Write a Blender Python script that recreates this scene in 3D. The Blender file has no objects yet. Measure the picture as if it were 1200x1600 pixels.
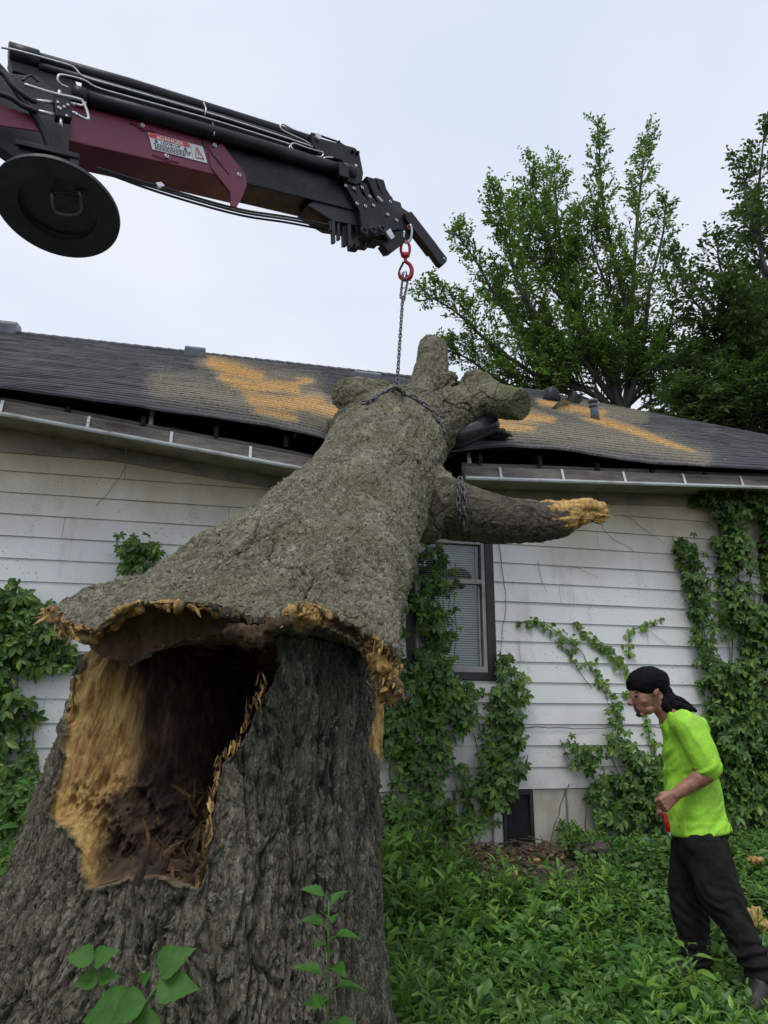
import bpy, math, random
import numpy as np
from mathutils import Vector, Matrix, Euler
from mathutils.bvhtree import BVHTree
random.seed(7); rng = np.random.default_rng(7)
rad = math.radians
scene = bpy.context.scene
COL = scene.collection

# ------------------------------------------------------------------ camera
F_PX, PITCH, ROLL, CAM_H = 1150.0, 15.3, 0.3, 1.4
cam_data = bpy.data.cameras.new('camera')
cam = bpy.data.objects.new('camera', cam_data); COL.objects.link(cam)
cam_data.sensor_fit = 'VERTICAL'; cam_data.sensor_height = 36.0
cam_data.lens = 36.0 * F_PX / 1600.0
cam_data.clip_start = 0.05; cam_data.clip_end = 500
CR = (Matrix.Rotation(rad(90 + PITCH), 3, 'X') @ Matrix.Rotation(rad(ROLL), 3, 'Z'))
cam.matrix_world = Matrix.Translation((0, 0, CAM_H)) @ CR.to_4x4()
scene.camera = cam
R3 = np.array(CR); CP = np.array([0, 0, CAM_H])

# ------------------------------------------------------------------ world, sun, exposure
SUN_EL, SUN_AZ = 62, 200
world = bpy.data.worlds.new('World'); scene.world = world; world.use_nodes = True
nt = world.node_tree; nt.nodes.clear()
wo = nt.nodes.new('ShaderNodeOutputWorld'); bg = nt.nodes.new('ShaderNodeBackground')
sky = nt.nodes.new('ShaderNodeTexSky'); sky.sky_type = 'NISHITA'; sky.sun_disc = False
sky.sun_elevation = rad(SUN_EL); sky.sun_rotation = rad(SUN_AZ); sky.air_density = 1.0; sky.dust_density = 4.0
tc = nt.nodes.new('ShaderNodeTexCoord'); nz = nt.nodes.new('ShaderNodeTexNoise')
nz.inputs['Scale'].default_value = 1.6; nz.inputs['Detail'].default_value = 4
mp = nt.nodes.new('ShaderNodeMapping'); mp.inputs['Scale'].default_value = (1, 1, 2.2)
nt.links.new(tc.outputs['Generated'], mp.inputs[0]); nt.links.new(mp.outputs[0], nz.inputs['Vector'])
rp = nt.nodes.new('ShaderNodeValToRGB')
rp.color_ramp.elements[0].position = .3; rp.color_ramp.elements[0].color = (6.3, 7.1, 8.5, 1)
rp.color_ramp.elements[1].position = .7; rp.color_ramp.elements[1].color = (8.1, 8.4, 9.2, 1)
nt.links.new(nz.outputs['Fac'], rp.inputs[0])
mx = nt.nodes.new('ShaderNodeMix'); mx.data_type = 'RGBA'; mx.inputs[0].default_value = .92
nt.links.new(sky.outputs[0], mx.inputs[6]); nt.links.new(rp.outputs[0], mx.inputs[7])
nt.links.new(mx.outputs[2], bg.inputs[0]); bg.inputs[1].default_value = 0.1
nt.links.new(bg.outputs[0], wo.inputs[0])
sun_d = bpy.data.lights.new('sun', 'SUN'); sun_d.energy = 1.3; sun_d.angle = rad(25); sun_d.color = (1, .97, .92)
sun = bpy.data.objects.new('sun', sun_d); COL.objects.link(sun)
# direction the light comes FROM
_sd = Vector((math.sin(rad(SUN_AZ)) * math.cos(rad(SUN_EL)), math.cos(rad(SUN_AZ)) * math.cos(rad(SUN_EL)), math.sin(rad(SUN_EL))))
sun.rotation_euler = _sd.to_track_quat('Z', 'Y').to_euler(); sun.location = (0, -5, 20)
scene.view_settings.view_transform = 'Standard'; scene.view_settings.look = 'None'
scene.view_settings.exposure = 0.2; scene.view_settings.gamma = 1.0; scene.view_settings.use_curve_mapping = False
scene.render.engine = 'CYCLES'
scene.render.resolution_x = 768; scene.render.resolution_y = 1024
scene.cycles.max_bounces = 6; scene.cycles.transparent_max_bounces = 8

# ------------------------------------------------------------------ projection helpers (layout of real 3D positions)
def ray(x, y): return R3 @ np.array([(x - 600) / F_PX, -(y - 800) / F_PX, -1])
def P(x, y, Y):
    d = ray(x, y); return CP + d * (Y / d[1])
def proj(p):
    q = (np.asarray(p) - CP) @ R3
    return 600 + F_PX * q[..., 0] / -q[..., 2], 800 - F_PX * q[..., 1] / -q[..., 2]
KW, DW = .24, 6.75
LW = math.hypot(1, KW)
U = np.array([1, KW, 0]) / LW; N = np.array([KW, -1, 0]) / LW; ZZ = np.array([0, 0, 1.])
def HP(s, t, z): return np.array([0, DW, 0]) + U * s + N * t + ZZ * z     # house frame: s along wall, t toward the yard
def W(x, y, off=0.):
    d = ray(x, y); o = np.array([0, DW, 0]) + N * off
    t = ((o - CP) @ N) / (d @ N); p = CP + d * t
    return (p - o) @ U, p[2], p
def gz(x, y):
    t = np.clip((np.asarray(y) - KW * np.asarray(x) - 4.4) / 2.0, 0, 1)
    return .27 * t * t * (3 - 2 * t)

# ------------------------------------------------------------------ noise
def _h(ix, iy, iz, seed):
    with np.errstate(over='ignore'):
        n = (ix.astype(np.int64) * 374761393 + iy.astype(np.int64) * 668265263 + iz.astype(np.int64) * 2147483647 + seed * 1274126177) & 0xFFFFFFFF
        n = ((n ^ (n >> 13)) * 1274126177) & 0xFFFFFFFF
        n = ((n ^ (n >> 16)) * 2246822519) & 0xFFFFFFFF
        n = n ^ (n >> 15)
    return (n & 0xFFFFFF) / float(0xFFFFFF)
def vnoise(p, seed=0):
    p = np.asarray(p, float); i = np.floor(p); f = p - i; i = i.astype(np.int64); f = f * f * (3 - 2 * f)
    r = 0
    for dx in (0, 1):
        for dy in (0, 1):
            for dz in (0, 1):
                w = (f[..., 0] if dx else 1 - f[..., 0]) * (f[..., 1] if dy else 1 - f[..., 1]) * (f[..., 2] if dz else 1 - f[..., 2])
                r = r + w * _h(i[..., 0] + dx, i[..., 1] + dy, i[..., 2] + dz, seed)
    return r * 2 - 1
def fbm(p, o=4, seed=0):
    r = 0; a = 1.; s = 0
    for k in range(o):
        r = r + a * vnoise(np.asarray(p) * 2 ** k + 17.3 * k, seed + k); s += a; a *= .5
    return r / s
def cells(p, seed=0):
    p = np.asarray(p, float); i = np.floor(p).astype(np.int64); f = p - i
    f1 = np.full(p.shape[:-1], 9.); f2 = f1.copy()
    for dx in (-1, 0, 1):
        for dy in (-1, 0, 1):
            for dz in (-1, 0, 1):
                cx, cy, cz = i[..., 0] + dx, i[..., 1] + dy, i[..., 2] + dz
                d = np.sqrt((dx + _h(cx, cy, cz, seed) - f[..., 0]) ** 2 + (dy + _h(cx, cy, cz, seed + 5) - f[..., 1]) ** 2 + (dz + _h(cx, cy, cz, seed + 9) - f[..., 2]) ** 2)
                m = d < f1
                f2 = np.where(m, f1, np.minimum(f2, d)); f1 = np.where(m, d, f1)
    return f1, f2
def sstep(a, b, x):
    t = np.clip((x - a) / (b - a), 0, 1); return t * t * (3 - 2 * t)

# ------------------------------------------------------------------ materials
class MT:
    def __init__(s, name):
        s.m = bpy.data.materials.new(name); s.m.use_nodes = True; s.t = s.m.node_tree; s.t.nodes.clear()
        s.out = s.n('ShaderNodeOutputMaterial'); s.b = s.n('ShaderNodeBsdfPrincipled'); s.l(s.b.outputs[0], s.out.inputs[0])
        s.co = s.n('ShaderNodeTexCoord')
    def n(s, k, **kw):
        o = s.t.nodes.new(k)
        for a, b in kw.items(): setattr(o, a, b)
        return o
    def l(s, a, b): s.t.links.new(a, b)
    def map(s, sc=(1, 1, 1), rot=(0, 0, 0)):
        m = s.n('ShaderNodeMapping'); m.inputs['Scale'].default_value = sc; m.inputs['Rotation'].default_value = rot
        s.l(s.co.outputs['Object'], m.inputs[0]); return m.outputs[0]
    def noise(s, scale, detail=5, rough=.6, vec=None, dist=0):
        o = s.n('ShaderNodeTexNoise'); o.inputs['Scale'].default_value = scale; o.inputs['Detail'].default_value = detail
        o.inputs['Roughness'].default_value = rough; o.inputs['Distortion'].default_value = dist
        s.l(vec or s.co.outputs['Object'], o.inputs['Vector']); return o.outputs['Fac']
    def vor(s, scale, vec=None, feature='F1', out='Distance', rnd=1):
        o = s.n('ShaderNodeTexVoronoi', feature=feature); o.inputs['Scale'].default_value = scale; o.inputs['Randomness'].default_value = rnd
        s.l(vec or s.co.outputs['Object'], o.inputs['Vector']); return o.outputs[out]
    def ramp(s, fac, stops):
        o = s.n('ShaderNodeValToRGB'); cr = o.color_ramp
        while len(cr.elements) < len(stops): cr.elements.new(.5)
        for e, (p, c) in zip(cr.elements, stops):
            e.position = p; e.color = (c, c, c, 1) if isinstance(c, (int, float)) else (*c, 1)
        s.l(fac, o.inputs[0]); return o.outputs[0]
    def mix(s, fac, a, b, mode='MIX'):
        o = s.n('ShaderNodeMix', data_type='RGBA', blend_type=mode)
        for si, v in ((0, fac), (6, a), (7, b)):
            sock = o.inputs[si]
            if isinstance(v, (int, float)): sock.default_value = v if si == 0 else (v, v, v, 1)
            elif isinstance(v, tuple): sock.default_value = (*v, 1)
            else: s.l(v, sock)
        return o.outputs[2]
    def math(s, op, a, b=0., c=None):
        o = s.n('ShaderNodeMath', operation=op)
        for i, v in enumerate((a, b) if c is None else (a, b, c)):
            if isinstance(v, (int, float)): o.inputs[i].default_value = v
            else: s.l(v, o.inputs[i])
        return o.outputs[0]
    def attr(s, name):
        o = s.n('ShaderNodeAttribute', attribute_name=name); return o.outputs['Fac']
    def set(s, col=None, rough=None, metal=None, bump=None, bs=.3, bd=.01, **kw):
        if col is not None:
            if isinstance(col, tuple): s.b.inputs['Base Color'].default_value = (*col, 1)
            else: s.l(col, s.b.inputs['Base Color'])
        if rough is not None:
            if isinstance(rough, (int, float)): s.b.inputs['Roughness'].default_value = rough
            else: s.l(rough, s.b.inputs['Roughness'])
        if metal is not None: s.b.inputs['Metallic'].default_value = metal
        if bump is not None:
            o = s.n('ShaderNodeBump'); o.inputs['Strength'].default_value = bs; o.inputs['Distance'].default_value = bd
            s.l(bump, o.inputs['Height']); s.l(o.outputs[0], s.b.inputs['Normal'])
        for k, v in kw.items(): s.b.inputs[k].default_value = v
        return s.m

def simple(name, col, rough=.5, metal=0., var=.25, scale=8, bump=.15, dirt=None):
    m = MT(name); f = m.noise(scale, 6)
    a = tuple(c * (1 - var) for c in col); b = tuple(min(1, c * (1 + var)) for c in col)
    c = m.ramp(f, [(.3, a), (.7, b)])
    if dirt:
        g = m.ramp(m.noise(scale * .4 + 1, 8, .7), [(.5, 0.), (.68, 1.)])
        c = m.mix(g, c, dirt)
    r = m.ramp(m.noise(scale * 2, 4), [(.3, max(0, rough - .12)), (.7, min(1, rough + .12))])
    return m.set(c, r, metal, m.noise(scale * 8, 4), bump, .004)

M = {}
M['black'] = simple('black_paint', (.010, .011, .016), .45, 0, .35, 5, .08, (.035, .035, .042)); M['black'].node_tree.nodes['Principled BSDF'].inputs['Specular IOR Level'].default_value = .3
M['blackmatte'] = simple('black_rubber', (.012, .013, .018), .55, 0, .3, 6, .1)
M['red'] = simple('maroon_paint', (.15, .018, .045), .42, 0, .15, 3, .06, (.11, .02, .04))
M['steel'] = simple('galvanised_steel', (.55, .56, .58), .35, .8, .12, 20)
M['chain'] = simple('chain_steel', (.10, .10, .105), .55, .6, .4, 40)
M['hookred'] = simple('hook_red', (.42, .015, .03), .4, 0, .2, 20, .1, (.1, .02, .02))
M['labelwhite'] = simple('label_white', (.62, .66, .68), .5, 0, .05, 20, .02)
M['labelred'] = simple('label_red', (.62, .05, .05), .5, 0, .05, 20, .02)
M['ink'] = simple('label_ink', (.05, .05, .06), .6, 0, .1, 20, .02)
M['lettering'] = simple('label_lettering', (.8, .78, .75), .5, 0, .05, 20, .02)
M['vent'] = simple('vent_metal', (.13, .14, .16), .4, .5, .3, 9)
M['duct'] = simple('duct_plastic', (.03, .032, .040), .22)
M['dark'] = simple('attic_shade_black', (.012, .011, .012), .9)  # near-black paint standing in for shade inside attic and crawl space
M['wire'] = simple('dead_stem', (.13, .10, .07), .8, 0, .4, 30)
M['stem'] = simple('green_stem', (.07, .13, .03), .6, 0, .3, 20)
M['branch'] = simple('branch_bark', (.055, .047, .04), .85, 0, .4, 20, .4)
M['skin'] = simple('skin', (.34, .155, .105), .5, 0, .25, 14, .25, (.2, .08, .055))
M['bandana'] = simple('bandana_cloth', (.006, .005, .007), .8, 0, .3, 30); M['bandana'].node_tree.nodes['Principled BSDF'].inputs['Specular IOR Level'].default_value = .12
M['hair'] = simple('dark_hair', (.03, .02, .015), .7, 0, .4, 90, .5)
M['boot'] = simple('boot_leather', (.022, .019, .016), .6, 0, .4, 20)
M['redtool'] = simple('red_plastic', (.55, .012, .02), .35)
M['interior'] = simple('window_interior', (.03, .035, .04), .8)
M['seam'] = simple('panel_seam_paint', (.20, .19, .16), .7)

def mk_shirt():
    m = MT('lime_cloth')
    g = m.ramp(m.noise(7, 7, .7), [(.46, 0.), (.7, .8)])
    c = m.mix(g, (.36, .74, .045), (.22, .40, .05))
    f = m.noise(9, 5, .6, m.map((1, 1, .6)))
    return m.set(c, .75, 0, f, .9, .02)
M['shirt'] = mk_shirt()
def mk_trousers():
    m = MT('trouser_cloth')
    c = m.ramp(m.noise(14, 8, .7), [(.3, (.009, .008, .008)), (.75, (.024, .022, .021))])
    return m.set(c, .9, 0, m.noise(8, 5, .6, m.map((1, 1, .55))), 1., .025, **{'Specular IOR Level': .15})
M['trousers'] = mk_trousers()

def mk_siding():
    m = MT('painted_siding'); co = m.n('ShaderNodeSeparateXYZ'); g = m.n('ShaderNodeNewGeometry'); m.l(g.outputs['Position'], co.inputs[0])
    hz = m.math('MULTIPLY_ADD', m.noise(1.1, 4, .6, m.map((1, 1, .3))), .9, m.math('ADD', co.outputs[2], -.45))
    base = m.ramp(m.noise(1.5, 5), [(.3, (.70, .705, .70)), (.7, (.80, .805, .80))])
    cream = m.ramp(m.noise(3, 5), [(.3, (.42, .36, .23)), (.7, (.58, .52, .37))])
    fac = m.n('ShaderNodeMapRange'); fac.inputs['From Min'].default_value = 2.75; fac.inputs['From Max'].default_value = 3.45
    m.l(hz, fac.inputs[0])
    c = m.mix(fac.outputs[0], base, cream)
    st = m.ramp(m.noise(2.6, 8, .75, m.map((1, 1, .25))), [(.56, 0.), (.75, .55)])
    c = m.mix(st, c, (.33, .30, .22))
    dots = m.math('MULTIPLY', m.ramp(m.vor(38, m.map((1, 1, .8))), [(.10, 1.), (.2, 0.)]), m.ramp(m.noise(2.8, 3), [(.5, 0.), (.6, .9)]))
    c = m.mix(dots, c, (.06, .05, .04))
    low = m.n('ShaderNodeMapRange'); low.inputs['From Min'].default_value = 1.5; low.inputs['From Max'].default_value = .6
    m.l(hz, low.inputs[0])
    c = m.mix(m.math('MULTIPLY', low.outputs[0], m.noise(5, 6, .7)), c, (.34, .31, .24))
    sc = m.ramp(m.noise(9, 3, .5, m.map((1, 1, 14))), [(.68, 0.), (.75, .35)])
    c = m.mix(sc, c, (.36, .34, .30))
    return m.set(c, .6, 0, m.noise(50, 4, .6, m.map((.3, .3, 1))), .2, .004)
M['siding'] = mk_siding()
def mk_skirt():
    m = MT('painted_skirting')
    c = m.ramp(m.noise(3, 7, .7, m.map((1, 1, .5))), [(.3, (.40, .37, .29)), (.55, (.60, .58, .50)), (.75, (.68, .68, .64))])
    return m.set(c, .7, 0, m.noise(30, 4), .25, .005)
M['skirt'] = mk_skirt()
def mk_board():
    m = MT('weathered_board')
    c = m.ramp(m.noise(3.5, 8, .75, m.map((.6, .6, 3))), [(.3, (.04, .032, .025)), (.5, (.125, .115, .10)), (.7, (.23, .215, .19))])
    return m.set(c, .85, 0, m.noise(25, 5), .4, .006)
M['board'] = mk_board()
M['soffit'] = simple('dirty_soffit', (.27, .245, .19), .75, 0, .3, 3, .2, (.12, .10, .075))
M['gutter'] = simple('gutter_paint', (.58, .60, .62), .4, 0, .12, 4, .1, (.38, .36, .32))
M['trim'] = simple('black_trim', (.015, .015, .018), .5)
M['sash'] = simple('grey_sash', (.34, .33, .32), .45, 0, .2, 8, .1, (.22, .20, .18))
M['blind'] = simple('blind_slat', (.50, .54, .53), .6, 0, .08)
def mk_glass():
    m = MT('window_glass'); t = m.n('ShaderNodeBsdfTransparent'); t.inputs[0].default_value = (.85, .90, .88, 1)
    g = m.n('ShaderNodeBsdfGlossy'); g.inputs['Roughness'].default_value = .04
    x = m.n('ShaderNodeMixShader'); x.inputs[0].default_value = .06
    m.l(t.outputs[0], x.inputs[1]); m.l(g.outputs[0], x.inputs[2]); m.l(x.outputs[0], m.out.inputs[0]); return m.m
M['glass'] = mk_glass()

def mk_shingle():
    m = MT('asphalt_shingle')
    # tabs: cells in roof space through attributes
    cs = m.n('ShaderNodeCombineXYZ'); m.l(m.attr('rs'), cs.inputs[0]); m.l(m.attr('rt'), cs.inputs[1])
    tab = m.n('ShaderNodeMapping'); tab.inputs['Scale'].default_value = (3.4, 7.2, 1); m.l(cs.outputs[0], tab.inputs[0])
    tabs = m.n('ShaderNodeTexVoronoi'); tabs.inputs['Scale'].default_value = 1; tabs.inputs['Randomness'].default_value = .75; m.l(tab.outputs[0], tabs.inputs['Vector'])
    tv = m.n('ShaderNodeSeparateColor'); m.l(tabs.outputs['Color'], tv.inputs[0])
    base = m.ramp(tv.outputs[0], [(.0, (.022, .024, .029)), (1., (.068, .070, .078))])
    gr = m.ramp(m.noise(160, 2), [(.35, .6), (.7, 1.5)])
    base = m.mix(1., base, gr, 'MULTIPLY')
    dust = m.math('MULTIPLY', m.attr('dust'), 1.0)
    wn = m.n('ShaderNodeMapping'); wn.inputs['Scale'].default_value = (34, 44, 1); m.l(cs.outputs[0], wn.inputs[0])
    n1 = m.n('ShaderNodeTexNoise'); n1.inputs['Scale'].default_value = 1; n1.inputs['Detail'].default_value = 7; n1.inputs['Roughness'].default_value = .75; m.l(wn.outputs[0], n1.inputs['Vector'])
    k = m.math('ADD', dust, m.math('MULTIPLY_ADD', n1.outputs['Fac'], 1.5, -1.02))
    fac = m.ramp(k, [(.32, 0.), (.85, 1.)])
    pale = m.math('MULTIPLY', m.ramp(k, [(.02, 0.), (.30, .85)]), 1.)
    c = m.mix(pale, base, (.23, .20, .135))
    oc = m.ramp(m.noise(30, 5), [(.3, (.52, .27, .06)), (.7, (.80, .48, .15))])
    c = m.mix(fac, c, oc)
    return m.set(c, .92, 0, m.noise(120, 3), .5, .006)
M['shingle'] = mk_shingle()
M['sawdust'] = simple('sawdust_chip', (.72, .43, .14), .95, 0, .3, 60)

def mk_tree(name, dark, mid, lite, moss, moss_amt, fleck, fs=14, ck_amt=1.):
    """bark / fresh torn wood / rotten heartwood by vertex masks; bc = bark coordinates squeezed along the grain"""
    m = MT(name)
    v0 = m.n('ShaderNodeAttribute', attribute_name='bc').outputs['Vector']
    wn = m.n('ShaderNodeTexNoise'); wn.inputs['Scale'].default_value = 11; wn.inputs['Detail'].default_value = 5; m.l(v0, wn.inputs['Vector'])
    sc = m.n('ShaderNodeVectorMath', operation='MULTIPLY_ADD'); sc.inputs[1].default_value = (.07, .07, .07); m.l(wn.outputs['Color'], sc.inputs[0]); m.l(v0, sc.inputs[2]); v = sc.outputs[0]
    n1 = m.noise(7, 9, .72, v); n2 = m.noise(42, 8, .8, v); n3 = m.noise(130, 5, .8)
    def fissure(scale, w_, det=3):
        return m.ramp(m.math('ABSOLUTE', m.math('SUBTRACT', m.noise(scale, det, .6, v), .5)), [(.0, 1.), (w_, 0.)])
    f1, f2, f3 = fissure(fs, .030), fissure(fs * 2.3, .034), fissure(fs * 5.5, .045, 4)
    gate = m.ramp(m.noise(5, 5, .7, v), [(.38, .35), (.58, 1.)])
    ck = m.math('MULTIPLY', m.math('MAXIMUM', m.math('MAXIMUM', f1, m.math('MULTIPLY', f2, .8)), m.math('MULTIPLY', f3, .55)), gate)
    c = m.ramp(m.math('ADD', m.math('ADD', m.math('MULTIPLY', n1, .30), m.math('MULTIPLY', n2, .40)), m.math('MULTIPLY', n3, .30)), [(.41, dark), (.5, mid), (.58, lite)])
    ms = m.ramp(m.noise(2.4, 7, .7), [(.46, 0.), (.64, moss_amt)])
    ms = m.math('MAXIMUM', ms, m.attr('moss'))
    c = m.mix(m.math('MULTIPLY', ms, m.ramp(n2, [(.35, .25), (.6, 1.)])), c, moss)
    fl = m.math('MULTIPLY', m.ramp(m.noise(85, 5, .75), [(.57, 0.), (.66, 1.)]), fleck)
    c = m.mix(fl, c, (.50, .48, .40))
    c = m.mix(m.math('MULTIPLY', ck, ck_amt), c, tuple(x * .45 for x in dark))
    c = m.mix(m.attr('crack'), c, tuple(x * .4 for x in dark))
    # fresh wood
    wv = m.map((1.4, 1.4, .14))
    w1 = m.noise(24, 8, .75, wv, .3)
    wc = m.ramp(w1, [(.30, (.13, .058, .014)), (.42, (.36, .20, .055)), (.53, (.58, .38, .125)), (.70, (.74, .56, .26))])
    blot = m.ramp(m.noise(4.5, 6, .7), [(.48, 0.), (.66, .8)])
    wc = m.mix(blot, wc, m.ramp(w1, [(.3, (.07, .032, .012)), (.6, (.36, .20, .07))]))
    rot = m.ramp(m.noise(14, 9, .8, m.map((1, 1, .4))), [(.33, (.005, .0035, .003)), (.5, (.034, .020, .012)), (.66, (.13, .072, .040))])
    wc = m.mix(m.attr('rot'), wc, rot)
    c = m.mix(m.attr('wood'), c, wc)
    hb = m.math('SUBTRACT', m.math('ADD', m.math('MULTIPLY', n2, 1.1), m.math('MULTIPLY', n3, .7)), m.math('MULTIPLY', ck, .5))
    hw = m.math('ADD', m.math('MULTIPLY', m.noise(40, 6, .7, wv), .45), m.math('MULTIPLY', m.noise(60, 6, .8), .25))
    hh = m.mix(m.attr('wood'), hb, hw)
    return m.set(c, .95, 0, hh, 1., .026)
M['stump'] = mk_tree('stump_bark', (.075, .066, .044), (.26, .24, .17), (.58, .55, .43), (.125, .135, .055), .45, .3, 13, .8)
M['trunk'] = mk_tree('fallen_bark', (.12, .105, .066), (.36, .33, .225), (.68, .64, .48), (.17, .20, .045), .55, .8, 12, .75)
M['limb'] = mk_tree('limb_bark', (.07, .056, .040), (.20, .168, .125), (.36, .32, .25), (.13, .15, .03), .2, .3, 16, .6)

def mk_leaf(name, a, b, rough=.45, trans=.25, c3=None):
    m = MT(name); g = m.n('ShaderNodeNewGeometry')
    stops = [(.0, a), (1., b)] if c3 is None else [(.0, a), (.8, b), (1., c3)]
    c = m.ramp(g.outputs['Random Per Island'], stops)
    vn = m.noise(60, 3, .6); c = m.mix(m.ramp(vn, [(.4, 0.), (.7, .35)]), c, tuple(min(1, x * 1.5) for x in b))
    n = m.noise(1.3, 3); c = m.mix(m.ramp(n, [(.35, .0), (.7, .5)]), c, tuple(x * .6 for x in a))
    m.set(c, rough)
    t = m.n('ShaderNodeBsdfTranslucent'); m.l(c, t.inputs[0]); x = m.n('ShaderNodeMixShader'); x.inputs[0].default_value = trans
    m.l(m.b.outputs[0], x.inputs[1]); m.l(t.outputs[0], x.inputs[2]); m.l(x.outputs[0], m.out.inputs[0]); return m.m
M['creeper'] = mk_leaf('creeper_leaf', (.026, .08, .015), (.12, .24, .04), .42, .35, (.28, .40, .07))
M['creeperyoung'] = mk_leaf('young_creeper_leaf', (.10, .20, .03), (.22, .36, .06), .5, .3)  # yellow-green is the young leaves' own colour
M['weedA'] = mk_leaf('weed_leaf', (.06, .15, .02), (.21, .40, .06), .5, .4, (.34, .50, .10))
M['weedB'] = mk_leaf('broad_leaf', (.04, .12, .025), (.15, .31, .06), .45, .35)
M['grass'] = mk_leaf('grass_blade', (.07, .16, .025), (.22, .36, .07), .5, .35)
M['brightleaf'] = mk_leaf('sapling_leaf', (.022, .095, .010), (.075, .22, .02), .6, .4)
M['treeleaf'] = mk_leaf('tree_leaf', (.055, .12, .02), (.18, .32, .05), .5, .5)
M['darkleaf'] = mk_leaf('dark_tree_leaf', (.035, .075, .02), (.11, .19, .04), .5, .45)
def mk_soil():
    m = MT('soil'); c = m.ramp(m.noise(9, 9, .75), [(.3, (.018, .013, .009)), (.55, (.06, .042, .028)), (.75, (.12, .085, .055))])
    g = m.ramp(m.noise(2.2, 6, .7), [(.45, 0.), (.6, .85)]); c = m.mix(g, c, (.03, .06, .018))
    return m.set(c, .95, 0, m.noise(40, 6, .7), .8, .02)
M['soil'] = mk_soil()

# ------------------------------------------------------------------ object helpers
class O: pass
def mesh_np(name, V, tris=None, quads=None, mat=None, smooth=True, attrs=None):
    me = bpy.data.meshes.new(name)
    V = np.asarray(V, np.float32); me.vertices.add(len(V)); me.vertices.foreach_set('co', V.ravel())
    loops = []; starts = []; n = 0
    for F, k in ((tris, 3), (quads, 4)):
        if F is None or len(F) == 0: continue
        F = np.asarray(F, np.int32); loops.append(F.ravel()); starts.append(n + np.arange(len(F)) * k); n += len(F) * k
    loops = np.concatenate(loops); starts = np.concatenate(starts).astype(np.int32)
    me.loops.add(len(loops)); me.loops.foreach_set('vertex_index', loops)
    me.polygons.add(len(starts)); me.polygons.foreach_set('loop_start', starts)
    me.polygons.foreach_set('use_smooth', np.full(len(starts), bool(smooth)))
    me.update(calc_edges=True)
    for k, a in (attrs or {}).items():
        a = np.asarray(a, np.float32)
        if a.ndim == 2: at = me.attributes.new(k, 'FLOAT_VECTOR', 'POINT'); at.data.foreach_set('vector', a.ravel())
        else: at = me.attributes.new(k, 'FLOAT', 'POINT'); at.data.foreach_set('value', a)
    if mat: me.materials.append(M[mat] if isinstance(mat, str) else mat)
    return me
def origin_of(o):
    p = np.zeros(3)
    while o is not None: p += np.array(o.location); o = o.parent
    return p
def place(name, me_fn, V, parent=None, loc=None, **kw):
    """mesh object with world-space V; origin at parent's origin, or at the base of the thing itself"""
    V = np.asarray(V, float)
    if parent is not None: o0 = origin_of(parent)
    else: o0 = np.array(loc) if loc is not None else np.array([(V[:, 0].min() + V[:, 0].max()) / 2, (V[:, 1].min() + V[:, 1].max()) / 2, V[:, 2].min()])
    me = mesh_np(name, V - o0, **kw)
    ob = bpy.data.objects.new(name, me); COL.objects.link(ob)
    if parent is not None: ob.parent = parent
    else: ob.location = o0
    return ob
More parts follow.
